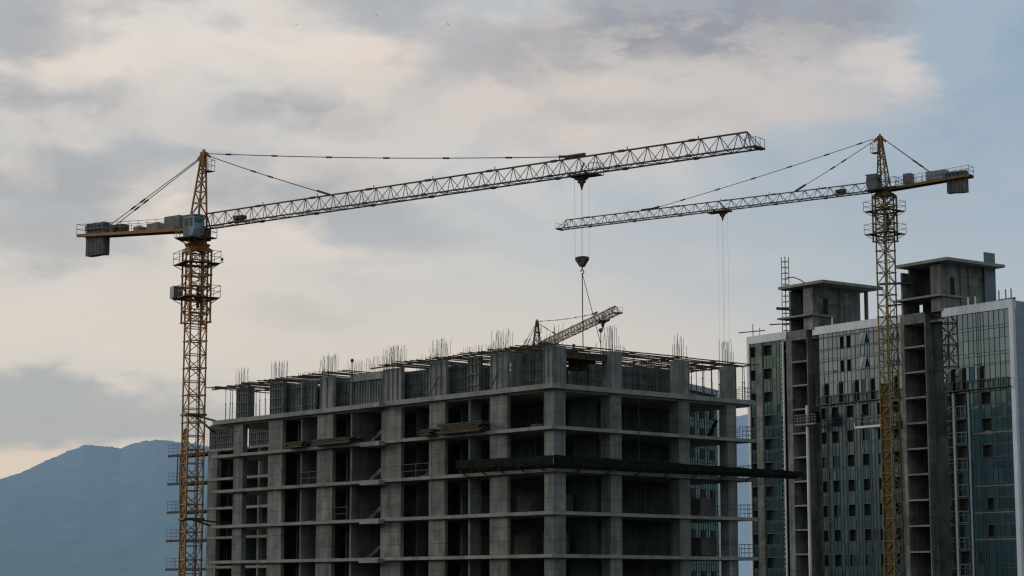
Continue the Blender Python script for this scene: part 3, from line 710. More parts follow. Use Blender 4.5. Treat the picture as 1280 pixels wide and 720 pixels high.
    while x < Lj-3:        # bolted section joints, lamps and pulleys along the jib
        for s in (-1,1): b.box(x-.22,x+.22,s*w-.09,s*w+.09,z0-.11,z0+.11)
        b.box(x-.3,x+.3,-.10,.10,z0+hj-.09,z0+hj+.10); b.bar((x+.6,0,z0+hj),(x+.6,0,z0+hj+.32),.03)
        x += 4*pitch
    b.box(Lj-.3,Lj+.15,-w-.1,w+.1,z0-.1,z0+.06)
    rail(b, [(Lj-.9,-w-.1),(Lj+.1,-w-.1),(Lj+.1,w+.1)], z0, .75, .5, .016, 0)
    rot(b, Rj).build('jib', jm, c)
    jw = MB().box(5.1,6.3,-.32,.32,z0+.35,z0+.7).bar((5.4,-.4,z0+.48),(5.4,.4,z0+.48),.26,10).box(4.7,6.6,-.5,.5,z0+.12,z0+.18)
    rot(jw, Rj).build('trolley_winch', dm, c)
    # counter jib
    def cz(x): return z_j+.0+cj_slope*(-x)
    cb = MB()
    for s in (-.62,.62): 
        cb.bar((-.7,s,cz(-.7)),(-cjl,s,cz(-cjl)),.15,4)
    x = -1.0
    while x > -cjl: cb.bar((x,-.62,cz(x)),(x,.62,cz(x)),.06); x -= 1.3
    cb.quad((-1,-.6,cz(-1)+.16),(-cjl,-.6,cz(-cjl)+.16),(-cjl,.6,cz(-cjl)+.16),(-1,.6,cz(-1)+.16))
    rot(cb, Rj).build('counter_jib', mm, c)
    rr = MB()
    for s in (-.75,.75):
        nseg = 12
        for i in range(nseg+1):
            xx = -1.2-(cjl-1.2)*i/nseg; rr.bar((xx,s,cz(xx)+.15),(xx,s,cz(xx)+1.15),.02)
        for h in (.65,1.15): rr.bar((-1.2,s,cz(-1.2)+h),(-cjl,s,cz(-cjl)+h),.02)
    for h in (.65,1.15): rr.bar((-cjl,-.75,cz(-cjl)+h),(-cjl,.75,cz(-cjl)+h),.02)
    rot(rr, Rj).build('counter_jib_railing', M['rail'], c)
    xw0, xw1, zt, zbm, nb = cw
    for i in range(nb):
        xa = xw0-(xw0-xw1)*i/nb; xb = xw0-(xw0-xw1)*(i+1)/nb+.05
        rot(MB().box(xb,xa,-.42,.42,EYE+zbm+rnd.uniform(0,.08),EYE+zt-.1*rnd.random()).box(xb+.03,xa-.03,-.55,.55,EYE+zt-.75,EYE+zt-.35), Rj).build('counterweight_block', M['weight'], c)
    for bx in head[2]:
        nm, xa, xb, za, zbx, mat = bx
        zz = cz((xa+xb)/2)
        mb = MB().box(xa,xb,-.5,.5,zz+za,zz+zbx)
        if nm == 'hoist_winch': mb.bar((xa+.5,-.7,zz+za+.35),(xa+.5,.7,zz+za+.35),.4,12)
        rot(mb, Rj).build(nm, mat, c)
    # stays
    for (hh, xx, zz, kind) in tie:
        pts = MB(); p = Vector((hx+(.75 if xx > 0 else -.7), 0, hz+hh)); 
        for s in ((0,) if xx > 0 else (-.3,.3)):
            q = Vector((xx, s, zz)); p2 = p+Vector((0,s*.3,0))
            n = 14; prev = p2
            sag = -.006*(q-p2).length if xx > 0 else 0
            for i in range(1, n+1):
                t = i/n; cur = p2.lerp(q,t); cur.z += sag*math.sin(math.pi*t); pts.bar(prev,cur,.042,5); prev = cur
            for t in ((.06,.2,.36,.52,.68,.84) if xx > 20 else (.38,.52) if xx > 0 else (.62,.73)):
                w0 = p2.lerp(q,t); w0.z += sag*math.sin(math.pi*t); dd = (q-p2).normalized()*.34; pts.bar(w0-dd, w0+dd, .09,6)
            if xx > 0: dd = (p2-q).normalized(); pts.bar(q, q+dd*1.6, .10, 4)
            if xx > 20: pts.box(xx-1.0,xx+1.1,-.12,.12,zz-.02,zz+.2)
        rot(pts, Rj).build('stay_rod', M['cable'], c)
    # cab
    if cab_side is not None:
        cx, cy, cs_, zc0, zc1, cmat = cab_side
        x0c, x1c, y0c, y1c = cx-cs_, cx+cs_, cy-cs_*.9, cy+cs_*.9
        pr_ = [(x0c,zc0),(x1c-.25,zc0),(x1c,zc0+.7),(x1c-.1,zc1),(x0c,zc1)]
        mb = MB(); n0 = len(mb.v)
        for yv in (y0c,y1c): mb.v += [(px,yv,pz) for px,pz in pr_]
        mb.f.append((0,1,2,3,4)); mb.f.append((9,8,7,6,5))
        for i in range(5): j = (i+1)%5; mb.f.append((i,i+5,j+5,j))
        mb.box(x0c-.06,x1c+.05,y0c-.06,y1c+.06,zc1+.002,zc1+.08)
        ob = rot(mb, Rj).build('cab', cmat, c)
        wn = MB(); zw0, zw1 = zc0+.95, zc1-.25
        for (xa,xb) in ((x0c+.12,cx-.08),(cx+.08,x1c-.3)):
            for yv, s in ((y0c-.012,1),(y1c+.012,-1)): wn.quad((xa,yv,zw0),(xb,yv,zw0),(xb,yv,zw1),(xa,yv,zw1))
        wn.quad((x1c-.03,y0c+.1,zw0),(x1c-.03,y1c-.1,zw0),(x1c-.085+.02,y1c-.1,zw1),(x1c-.085+.02,y0c+.1,zw1))
        wn.quad((x0c-.012,y0c+.1,zw0),(x0c-.012,y1c-.1,zw0),(x0c-.012,y1c-.1,zw1),(x0c-.012,y0c+.1,zw1))
        rot(wn, Rj).build('cab_window', M['cab_glass'], ob)
        dr = MB().box(cx-.62,cx-.1,y0c-.03,y0c-.002,zc0+.1,zc0+.9); rot(dr, Rj).build('cab_door', M['steel'], ob)
        fp = MB().box(x0c-.7,x1c+.1,y0c-.45,y1c+.2,zc0-.2,zc0-.08)
        for xx in (x0c-.5,cx,x1c): fp.bar((xx,y0c-.35,zc0-.2),(xx*.5,y1c,zc0-.75),.05)
        rot(fp, Rj).build('cab_platform', dm, c)
        rr = MB(); rail(rr, [(x0c-.68,y1c+.1),(x0c-.68,y0c-.43),(x0c,y0c-.43)], zc0-.08, 1.05, .6, .02, 1); rot(rr, Rj).build('cab_railing', M['rail'], c)
    # trolley, ropes, hook block
    tx = trolley; t = MB().box(tx-1.0,tx+1.0,-w-.12,w+.12,z0-.30,z0-.17)
    for sx in (-.8,.8):
        for s in (-1,1): t.bar((tx+sx,s*(w+.1),z0-.05),(tx+sx,s*(w-.02),z0-.05),.14,8); t.box(tx+sx-.06,tx+sx+.06,s*(w+.11)-.03,s*(w+.11)+.03,z0-.3,z0+.05)
    t.box(tx-.55,tx+.45,-.3,.3,z0-.55,z0-.302); t.prism([(tx-.3,-.18),(tx+.3,-.18),(tx+.3,.18),(tx-.3,.18)], z0-.85, z0-.552); t.bar((tx,0,z0-.85),(tx,0,z0-1.45),.22,8,.04)
    t.box(tx+1.0,tx+1.9,-.5,.5,z0-.36,z0-.30); rail(t, [(tx+1.05,-.5),(tx+1.9,-.5),(tx+1.9,.5)], z0-.3, .95, .45, .02, 1)
    t.bar((tx-.6,.3,z0-.2),(tx+.2,.1,z0+.9),.05)
    rot(t, Rj).build('trolley', dm, c)
    if hook:
        zh, zend, hw = hook; zh += EYE; rp = MB()
        for (dx, dy) in ((-.62,-.18),(-.18,.18),(.2,-.18),(.62,.18)): rp.bar((tx+dx,dy,z0-.3),(tx+dx*.95,dy,zh),.011,3)
        rot(rp, Rj).build('hoist_rope', M['rope'], c)
        hb_ = MB(); pf = [(-.68,0),(-.70,-.28),(-.42,-.62),(-.16,-.98),(.16,-.98),(.42,-.62),(.70,-.28),(.68,0),(.3,.08),(-.3,.08)]
        k = len(pf); n0 = len(hb_.v)
        for yv in (-.2,.2): hb_.v += [(tx+px*hw,yv,zh+pz*hw) for px,pz in pf]
        hb_.f.append(tuple(range(k-1,-1,-1))); hb_.f.append(tuple(range(k,2*k)))
        for i in range(k): j = (i+1)%k; hb_.f.append((i,j,k+j,k+i))
        hbo = rot(hb_, Rj).build('hook_block', M['crane_dark'], c)
        sv = MB()
        for sx in (-.36,.36): sv.bar((tx+sx*hw,-.26,zh-.25*hw),(tx+sx*hw,.26,zh-.25*hw),.24*hw,12)
        rot(sv, Rj).build('sheave', M['cable'], hbo)
        hk = MB(); pts = []
        for i in range(11):
            tt_ = -1.2+4.3*i/10; pts.append((tx+.17*math.cos(tt_), 0, zh-1.5*hw+.17*math.sin(tt_)))
        hk.bar((tx,0,zh-.95*hw),(tx,0,zh-1.32*hw),.06,6).path(pts,.045,6)
        rot(hk, Rj).build('hook', M['cable'], hbo)
        if zend is not None:
            sl_ = MB(); q = EYE+zend
            sl_.bar((tx,0,zh-1.6*hw),(tx+.05,0,q),.045,5); sl_.bar((tx,0,zh-1.62*hw),(tx+1.75,.2,q+.1),.02,4)
            rot(sl_, Rj).build('lifting_sling', M['cable'], c)
    return c

steelbox = M['steel']
left_crane = crane('tall brown tower crane at the left, long jib carrying the hook block', (-30.73,200,0), 1.64, R(45-16.5), R(-36.8), (33.6,35.05), (63.0,1.40), 16.7, .062,
    (-13.0,-15.7,37.25,33.85,5), [(-.55,17.2,EYE+36.55,0),(-.3,45.0,EYE+36.62,0),(-.7,-12.25,EYE+36.75,0)], 45.75, (27.9,20.2,.84),
    (M['crane'],M['crane_dark'],M['crane_dark']), (42.75,.62,[('electric_cabinet',-4.2,-2.1,.2,1.45,M['steel']),('resistor_box',-6.6,-5.0,.2,.85,M['board']),('tool_box',-8.6,-7.7,.2,.62,M['steel']),('hoist_winch',-12.0,-10.3,.2,.95,M['crane_dark'])]),
    (.80,-1.30,.76,EYE+34.1,EYE+36.1,M['cab']), clad=(1,-15,15.6,M['clad']), plats=((31.66,1.80,1.12),(28.27,1.80,1.12)), cage=(25.9,33.15,1.08))
# control cabinet on the lower platform, and braces tying the mast to the wing
kb = MB().box(-2.1,-1.25,.6,1.7,EYE+28.3,EYE+29.45); kb.v = [tuple(Matrix.Rotation(R(45-16.5),4,'Z') @ Vector(p)) for p in kb.v]; kb.build('control_cabinet', M['steel'], left_crane)
for zt in (16.9, 6.9):
    tb = MB(); o = Vector((-30.73,200,0))
    for (x, y) in ((20.0,70.6),(20.0,76.2)):
        q = in_main(x,y,0)-o; d_ = q.normalized()*.9
        tb.bar((d_.x,d_.y,EYE+zt),(q.x,q.y,EYE+zt),.08)
    for k in range(4):
        a0 = R(45-16.5+45+90*k); a1 = a0+R(90); r_ = 1.32
        tb.bar((r_*math.cos(a0),r_*math.sin(a0),EYE+zt),(r_*math.cos(a1),r_*math.sin(a1),EYE+zt),.09)
    tb.build('wall_tie', M['crane_dark'], left_crane)
crane('ochre tower crane at the right with its jib pointing left, beside the glass block', (44.56,244.3,0), 1.52, R(45-6), R(144.66), (47.22,47.57), (46.9,1.14), 11.1, .045,
    (-8.2,-10.6,48.8,46.2,5), [(-.5,11.9,EYE+48.8,0),(-.25,33.0,EYE+48.75,0),(-.6,-6.4,EYE+48.75,0)], 22.15, (24.0,None,.8),
    (M['crane_ochre'],M['crane_pale'],M['crane_dark']), (54.3,.36,[('electric_cabinet',-3.7,-2.7,.3,1.5,M['steel']),('hoist_winch',-8.1,-5.6,.22,1.25,M['side_panel'])]),
    (.85,1.15,.68,EYE+47.6,EYE+49.3,M['cab_dark']), clad=(1,-15,24.3,M['clad_dim']), plats=((45.06,1.75,1.10),(42.29,1.75,1.10)), cage=(41.39,47.08,1.0))
crane('distant dark tower crane whose jib rises behind the top of the concrete block', (3.95,330,0), 1.7, R(20), R(-76.76), (37.5,38.2), (46.5,1.08), 13, .05,
    (-9.5,-12.5,40.0,36.6,4), [(-.4,11.8,EYE+39.5,0),(-.2,34.9,EYE+39.6,0),(-.5,-9,EYE+39.5,0)], 39.0, None,
    (M['crane_dark'],M['third'],M['crane_dark']), (43.0,.3,[]),
    None, full=True)

# ------------------------------------------------------------------ glass clad building on the right
PH2 = R(36.06); C2 = Vector((57.03,236.0,0))
gb = thing('glass_building', 'long glass clad block with white parapet and two bare concrete stair towers', 'building', C2, PH2)
def Z(r): return EYE+r
FH = 3.05
def dark_window(y0, y1, z0, z1, x=0.0, par=gb, mat='dark', deep=.45, along='y', frame=True):
    f = MB(); t = .05
    def bx(mb, a0,a1,b0,b1,c0,c1): return mb.box(x+a0,x+a1,b0,b1,c0,c1) if along == 'y' else mb.box(b0,b1,x+a0,x+a1,c0,c1)
    bx(f,-.02,deep,y0,y0+t,z0,z1); bx(f,-.02,deep,y1-t,y1,z0,z1); bx(f,-.02,deep,y0+t,y1-t,z0,z0+t); bx(f,-.02,deep,y0+t,y1-t,z1-t,z1)
    o = f.build('window', M['mullion'], par)
    if rnd.random() < .12 and mat == 'dark': mat = 'glass_low'; deep = rnd.choice((.14,.2,.3))
    bx(MB(),deep-.05,deep,y0+t+.002,y1-t-.002,z0+t+.002,z1-t-.002).build('pane', M[mat], o)
    return o
def curtain(y0, y1, z0, z1, dy, zl, holes, mat, par=gb, x=0.0, tilt=.0024, mw=.025, name='curtain_wall', r=rnd):
    """a wall of separate panes with bars between them; holes = rectangles left open"""
    ys = {round(y0,3), round(y1,3)}; zs = {round(z0,3), round(z1,3)}
    for h in holes: ys |= {round(h[0],3), round(h[1],3)}; zs |= {round(h[2],3), round(h[3],3)}
    n = round((y1-y0)/dy)
    for i in range(1, n):
        y = y0+(y1-y0)*i/n
        if min(abs(y-q) for q in ys) > dy*.35: ys.add(round(y,3))
    for z in zl:
        if z0 < z < z1 and min(abs(z-q) for q in zs) > .22: zs.add(round(z,3))
    ys = sorted(q for q in ys if y0-.001 <= q <= y1+.001); zs = sorted(q for q in zs if z0-.001 <= q <= z1+.001)
    def open_(a, b, c_, d): 
        ym, zm = (a+b)/2, (c_+d)/2
        return any(h[0] < ym < h[1] and h[2] < zm < h[3] for h in holes)
    gm = MB(); bm = MB()
    for a, b in zip(ys, ys[1:]):
        for c_, d in zip(zs, zs[1:]):
            if open_(a,b,c_,d): continue
            tl = tilt*(4.5 if r.random() < .09 else 1); ty = r.gauss(0,tl)*(b-a)/2; tz = r.gauss(0,tl)*(d-c_)/2
            gm.quad((x+.03-ty-tz,b-.02,c_+.02),(x+.03+ty-tz,a+.02,c_+.02),(x+.03+ty+tz,a+.02,d-.02),(x+.03-ty+tz,b-.02,d-.02))
            bm.box(x-.02,x+.06,a-mw,a+mw,c_+mw,d-mw); bm.box(x-.015,x+.06,a+mw,b-mw,c_-mw*1.2,c_+mw*1.2)
    o = gm.build(name, M[mat], par); bm.build('mullion', M['mullion'], o)
    return o
zlines = []
for k in range(-6, 13): zlines += [Z(22.9+k*FH-1.55), Z(22.9+k*FH+.02), Z(22.9+k*FH-1.9)]
# right part
curtain(.02, 10.2, Z(24.3), Z(32.2), .78, zlines, [(4.4,5.0,Z(24.3),Z(26.2))], 'glass')
dark_window(4.4,5.0,Z(24.3),Z(26.2))
hr = []
for k in range(0,8):
    zt = Z(22.9-k*FH+.1)
    hr += [(6.9,8.45,zt-1.5,zt)]
    if k in (0,1,2,4,5): hr.append((3.2,4.6 if k < 3 else 4.2,zt-1.55,zt-.1))
for h in hr: dark_window(*h)
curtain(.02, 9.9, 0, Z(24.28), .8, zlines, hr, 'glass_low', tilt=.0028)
for k in range(0,8):       # glazed balcony fronts with pale frames
    zt = Z(22.9-k*FH+.1)-1.5; m = MB()
    for y in (6.9,7.7,8.45): m.bar((-.06,y,zt-1.35),(-.06,y,zt-.02),.028)
    for z in (zt-1.35,zt-.04): m.bar((-.06,6.9,z),(-.06,8.45,z),.032)
    m.build('balcony_front', M['steel'], gb)
for (ya, yb) in ((8.62,8.92),(6.35,6.6)): MB().box(-.12,.02,ya,yb,Z(-14),Z(23.2)).build('fin', M['side_panel'], gb)
for k in (1,3,4,5): MB().box(-.06,.02,.2,6.0,Z(22.9-k*FH-1.75),Z(22.9-k*FH-1.62)).build('spandrel_strip', M['steel'], gb)
# parapets and white edges
for (a, b) in ((-.6,10.15),(16.7,31.9),(36.65,44.2)): MB().box(-.14,.5,a,b,Z(32.24),Z(33.25)).build('parapet', M['white'], gb)
MB().box(-.13,.3,-.6,.0,0,Z(32.236)).build('white_pilaster', M['white'], gb)
ew = MB()
for i in range(13):
    for k in range(16):
        x0_ = .302+i*1.82; z0_ = k*3.05; o_ = rnd.uniform(0,.012)
        if z0_ < Z(33): ew.box(x0_, x0_+1.80, -.58+o_, -.4, z0_, min(z0_+3.03, Z(33.1)))
ew.build('end_wall', M['side_panel'], gb)
MB().box(.302,23.9,-.39,-.3,0,Z(33.0)).build('wall_lining', M['mullion'], gb)
MB().box(-.13,.3,43.75,44.2,0,Z(32.236)).build('white_pilaster', M['white'], gb)
MB().box(.5,24,.0,44,Z(31.9),Z(32.2)).build('roof', M['slab'], gb)
MB().box(23.7,24,-.38,44.2,0,Z(31.88)).build('back_wall', M['side_panel'], gb)
MB().box(.32,23.68,43.9,44.2,0,Z(31.88)).build('end_wall', M['side_panel'], gb)
MB().box(.9,23.6,.05,43.8,Z(26),Z(26.2)).build('floor_slab', M['inner'], gb)
# middle part: glass above the rail, panels with a grid of windows below
hm_ = [(26.55,27.2,Z(30.05),Z(31.65)),(25.35,26.05,Z(30.05),Z(31.65)),(26.55,27.2,Z(27.14),Z(28.64)),(25.35,26.05,Z(27.14),Z(28.64)),
       (22.55,23.7,Z(30.2),Z(31.75)),(22.55,23.7,Z(27.2),Z(28.75)),(17.4,18.4,Z(30.3),Z(31.8)),(17.4,18.4,Z(27.2),Z(28.75))]
curtain(16.7, 30.9, Z(24.3), Z(32.2), .78, zlines, hm_, 'glass')
for h in hm_[:4]: dark_window(*h)
for h in hm_[4:]:
    o = dark_window(*h)
    ym = (h[0]+h[1])/2; tri = MB(); tri.v += [(-.08,h[0]+.05,h[2]+.02),(-.55,ym+.12,h[2]+.05),(-.05,ym,h[3]-.03)]; tri.f.append((0,1,2))
    tri.v += [(-.55,ym+.12,h[2]+.05),(-.10,h[1]-.03,h[2]+.02),(-.05,ym,h[3]-.03)]; tri.f.append((3,4,5))
    tri.f.pop(); 
    tri.quad((-.03,h[0]+.03,h[3]-.03),(-.03,ym-.02,h[3]-.03),(-.42,h[0]+.2,h[2]+.05),(-.40,h[0]+.05,h[2]+.05))
    tri.quad((-.03,ym+.02,h[3]-.03),(-.03,h[1]-.03,h[3]-.03),(-.12,h[1]-.03,h[2]+.05),(-.12,h[1]-.12,h[2]+.05))
    tri.build('open_sash', M['glass'], o)
hl = []
for k in range(0,8):
    zt = Z(22.9-k*FH)
    for y in (17.35,19.95,22.55,25.15,27.75,29.9): hl.append((y,min(y+1.18,30.8),zt-1.5,zt))
for h in hl: dark_window(*h)
curtain(16.7, 30.9, 0, Z(24.28), .62, zlines, hl, 'panel', tilt=.004, mw=.022)
# left part
hl = []
for k in range(-3,8):
    zt = Z(22.7-k*FH); 
    hl.append((39.6,41.2,zt-1.45,zt)); hl.append((42.65,43.65,zt-1.45,zt))
for h in hl: dark_window(*h)
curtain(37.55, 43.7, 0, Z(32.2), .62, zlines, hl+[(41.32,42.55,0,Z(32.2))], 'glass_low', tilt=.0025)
MB().box(-.10,.4,41.36,42.52,0,Z(32.2)).build('pier', M['concrete'], gb)
MB().bar((-.25,37.2,0),(-.25,37.2,Z(32.1)),.13,8).build('drainpipe', M['pipe'], gb)
m = MB(); k = 0
for i in range(60): m.box(-.3,-.26,37.35,37.6,Z(-3+.62*i),Z(-2.95+.62*i))
m.build('pipe_clip', M['pipe'], gb)
# rail lines half way up, with tall posts
def facade_rail(ya, yb, posts):
    m = MB(); n = int((yb-ya)/.75)
    for i in range(n+1):
        y = ya+(yb-ya)*i/n; m.box(-.5,-.44,y-.035,y+.035,Z(23.32),Z(24.3))
    m.box(-.52,-.42,ya,yb,Z(24.302),Z(24.36)).box(-.55,-.03,ya,yb,Z(23.22),Z(23.31))
    o = m.build('scaffold_railing', M['mullion'], gb)
    for y in posts:
        MB().box(-.35,-.05,y-.22,y+.22,Z(23.35),Z(25.7)).build('rail_post', M['mullion'], o)
        MB().box(-.37,-.03,y-.24,y+.24,Z(25.702),Z(25.95)).build('post_cap', M['steel'], o)
facade_rail(17.0, 31.0, (18.0,22.0,24.7,27.4,30.0)); facade_rail(.1, 10.0, (4.6,7.3,9.0))
# stair towers of bare concrete
def stair_tower(ya, yo0, yo1, yb, yp0, roof, back, ptop, wl_):
    """ya..yb along the facade; yo0..yo1 the open front; pier from yp0"""
    z_b0, z_b1 = Z(31.9), Z(33.15)
    MB().box(1.0,1.3,ya,yo0,0,Z(32.9)).build('side_wall', M['inner'], gb)
    MB().box(-.28,4.6,yo0-.16,yo0,0,Z(32.9)).build('side_wall', M['concrete'], gb)
    MB().box(-.28,4.6,yo1,yo1+wl_,0,Z(32.9)).build('side_wall', M['concrete'], gb)
    MB().box(-.28,2.6,yo1,yo1+.3,Z(32.902),Z(38.3)).build('side_wall', M['concrete'], gb)
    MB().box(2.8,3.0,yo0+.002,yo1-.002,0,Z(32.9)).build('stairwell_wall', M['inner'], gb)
    for k in range(-3, 12):
        z = Z(26.15+.0-FH*k) if k >= 0 else None
        if k < -1: continue
        z = Z(26.15-FH*k)
        MB().box(-.32,2.78,yo0+.01,yo1-.01,z-.2,z).build('landing_slab', M['slab'], gb)
    MB().box(-.30,-.08,yo0+.002,yo1-.002,z_b0,z_b1).build('spandrel', M['concrete'], gb)
    # storeys above the roof
    MB().box(-.27,.5,ya,ya+1.65,Z(33.0),Z(ptop)).build('pier', M['concrete'], gb)
    MB().box(-.9,3.6,ya-.3,yb+1.2,Z(34.75),Z(34.98)).build('landing_slab', M['slab'], gb)
    MB().box(.502,back,ya,ya+.25,Z(33.0),Z(ptop)).build('end_wall', M['concrete'], gb)
    MB().box(back-.25,back,ya+.252,yb,Z(33.0),Z(34.9)).box(back-.25,back,ya+.252,ya+3.2,Z(34.901),Z(ptop)).build('back_wall', M['inner'], gb)
    h0, h1 = yb-2.3, yb-1.75      # a small window right through the upper storey
    MB().box(2.9,3.1,ya+.26,yb-.03,Z(33.0),Z(35.25)).box(2.9,3.1,ya+.26,h0,Z(35.251),Z(ptop)).box(2.9,3.1,h1,yb-.03,Z(35.251),Z(ptop)).box(2.9,3.1,h0+.001,h1-.001,Z(36.75),Z(ptop)).build('stairwell_wall', M['inner'], gb)
    MB().box(.51,2.898,yb-.3,yb-.02,Z(35.0),Z(ptop)).build('end_wall', M['inner'], gb)
    MB().box(6.6,back-.252,yb-.3,yb-.02,Z(35.0),Z(ptop)).build('end_wall', M['inner'], gb)
    x0, x1, y0, y1, zr = roof
    MB().box(x0,x1,y0,y1,Z(zr-.36),Z(zr)).build('roof_slab', M['slab'], gb)
stair_tower(9.96,12.8,16.1,15.9,12.8,(-1.0,9.3,8.3,16.6,39.2),9.0,38.84,.55)
stair_tower(31.64,32.85,35.6,36.3,32.8,(-1.0,9.9,29.0,37.1,39.0),8.3,38.64,1.0)
for (y, xa, zb) in ((9.96,1.3,35.0),(31.64,1.65,35.0)):
    m = MB(); m.box(xa,xa+.75,y-.05,y-.004,Z(zb),Z(zb+2.15)); m.build('doorway', M['dark'], gb)
for (y, x) in ((9.96,3.0),(9.96,4.4),(31.64,4.5)): MB().box(x,x+.4,y-.22,y-.003,Z(33.0),Z(38.6)).build('pilaster', M['concrete'], gb)
MB().box(9.5,9.85,31.7,32.1,Z(33),Z(38.62)).build('end_wall', M['concrete'], gb)
for (x,y) in ((.6,5.5),(.6,6.6),(.55,29.0),(.55,18.4)):
    MB().bar((x,y,Z(32.2)),(x,y,Z(34.3)),.09,8).build('vent_pipe', M['pipe'], gb)
m = MB()
for (y, dx) in ((-.2,1.0),(.6,2.0),(1.6,1.0)): m.bar((.2,y,Z(33.26)),(.2,y,Z(34.5)),.05); m.bar((.2,y-.5,Z(33.4)),(.2+dx,y+.5,Z(33.5)),.07)
m.box(.1,.6,-.5,1.8,Z(33.252),Z(33.42)); m.build('roof_clutter', M['mullion'], gb)
m = MB().bar((.2,43.3,Z(33.26)),(.2,43.3,Z(34.9)),.04).bar((-1.0,44.8,Z(33.8)),(.6,41.4,Z(33.9)),.06).bar((.2,42,Z(33.26)),(.2,42,Z(34.3)),.03); m.build('roof_clutter', M['mullion'], gb)
m = MB().bar((-1.9,37.9,Z(34.1)),(.3,35.2,Z(34.2)),.07).bar((-1.3,37.2,Z(36.2)),(.2,35.8,Z(36.0)),.16).bar((-1.6,18.6,Z(37.1)),(.4,15.0,Z(37.0)),.13).bar((-1.2,17.8,Z(34.4)),(.2,16,Z(34.5)),.09); m.build('protruding_beam', M['mullion'], gb)

# corrugated sheet against the right tower
cs = MB(); n = 22; xs0, xs1, ys = 6.9, 8.9, 9.55
for i in range(n):
    a0 = xs0+(xs1-xs0)*i/n; a1 = xs0+(xs1-xs0)*(i+1)/n; d0 = .07 if i % 2 else -.07; d1 = -d0
    cs.quad((a0,ys+d0,Z(32.2)),(a1,ys+d1,Z(32.2)),(a1,ys+d1,Z(40.7)),(a0,ys+d0,Z(40.7)))
tag(place(cs.build('corrugated_sheet', M['side_panel']), C2, PH2), 'tall corrugated metal sheet standing against the right rooftop tower', 'metal sheet')
# slim lattice hoist mast beside the left tower
hmst = thing('hoist_mast', 'slim lattice hoist mast standing on the roof edge beside the left stair tower', 'hoist', C2, PH2)
m = MB(); xq, yq = .2, 37.0
for (dx,dy) in ((-.33,-.33),(.33,-.33),(.33,.33),(-.33,.33)): m.bar((xq+dx,yq+dy,Z(33.26)),(xq+dx,yq+dy,Z(43.0)),.036)
z = Z(33.4)
while z < Z(43.1):
    for (p,q) in (((-.33,-.33),(.33,-.33)),((.33,-.33),(.33,.33)),((.33,.33),(-.33,.33)),((-.33,.33),(-.33,-.33))): m.bar((xq+p[0],yq+p[1],z),(xq+q[0],yq+q[1],z),.03); 
    z += .75
m.build('lattice', M['crane_dark'], hmst)
m = MB().path([(xq,yq-.3,Z(40.3)),(xq+.3,yq-1.2,Z(40.25)),(xq+.6,yq-2.2,Z(39.8)),(xq+.9,yq-3.2,Z(39.02))],.06); m.build('curved_tie', M['crane_dark'], hmst)

# mast climbing platform
mc = thing('mast_climber', 'pale pole with a small work platform halfway up, before the left stair tower', 'work platform', C2, PH2)
MB().bar((-1.8,31.4,0),(-1.8,31.4,Z(23.2)),.20,8).build('pole', M['pipe'], mc)
MB().box(-2.4,-1.3,29.4,33.1,Z(20.7),Z(20.9)).build('platform', M['steel'], mc)
m = MB(); rail(m, [(-2.4,29.4),(-2.4,33.1),(-1.3,33.1)], Z(20.9), 1.1, .5, .03, 2)
m.build('railing', M['steel'], mc)
MB().box(-2.3,-1.5,29.6,30.7,Z(20.902),Z(22.3)).box(-2.2,-1.6,29.3,29.598,Z(20.95),Z(21.9)).build('drive_unit', M['net'], mc)
# suspended cradle
cd = thing('suspended_cradle', 'white work cradle hung on the facade beside the right crane mast', 'work cradle', C2, PH2)
MB().box(-2.05,-1.2,17.0,22.9,Z(19.75),Z(20.0)).box(-2.1,-2.0,22.9,23.0,Z(19.75),Z(20.45)).build('floor', M['pipe'], cd)
m = MB(); rail(m, [(-2.04,17.0),(-2.04,22.85),(-1.25,22.85)], Z(20.0), 1.05, .7, .025, 1); m.build('railing', M['steel'], cd)
m = MB()
for y in (17.3,22.5): m.bar((-1.6,y,Z(20.0)),(-1.6,y,Z(33.6)),.012,3)
m.build('suspension_rope', M['cable'], cd)
m = MB()
for i in range(7): m.ball((-1.6+rnd.uniform(-.2,.2), 17.6+.42*i, Z(20.28+rnd.uniform(0,.25))), rnd.uniform(.24,.36), 7, 5)
tag(place(m.build('material_bundle', M['orange']), C2, PH2), 'tan bundles piled in the white work cradle', 'bundle')

# ------------------------------------------------------------------ glass office seen through the right bay
fw = Vector((.46,.888,0)); ang = math.atan2(.888,.46)
ob = thing('office_block', 'distant dark glass block with pale edge, seen through the open right bay', 'building', (31.8,320,0), ang)
# local x runs along the face away from the viewer; the face looks to -y
def q(mb, x0,x1,y0,y1,z0,z1): return mb.box(x0,x1,y0,y1,z0,z1)
q(MB(),-40,-.6,.1,18,0,Z(30.0)).build('core', M['dark'], ob)
q(MB(),-40,.1,-.1,18.2,Z(30.002),Z(30.9)).build('parapet', M['side_panel'], ob)
q(MB(),-.598,.1,-.1,18,0,Z(29.998)).build('pale_edge', M['white'], ob)
gm = MB(); bm = MB()
for i in range(40):
    for k in range(30):
        z = 15+EYE-15+k*1.02; x = -40+i*.985
        if z > Z(29.5): continue
        t0, t1 = rnd.gauss(0,.0022), rnd.gauss(0,.0022)
        gm.quad((x+.03,-.0-t0,z+.03),(x+.955,-.0+t0,z+.03),(x+.955,-.0+t1,z+.99),(x+.03,-.0-t1,z+.99))
    bm.box(-40+i*.985-.03,-40+i*.985+.03,-.06,-.02,EYE-2,Z(30))
gm.build('curtain_wall', M['glass_low'], ob); bm.build('mullion', M['mullion'], ob)
for k in range(0,9):
    for i in range(9):
        x = -3.2-i*4.1; z = Z(27.6-k*3.06)
        if i < 5: MB().box(x,x+1.5,-.09,-.065,z-1.6,z).build('window', M['dark'], ob)

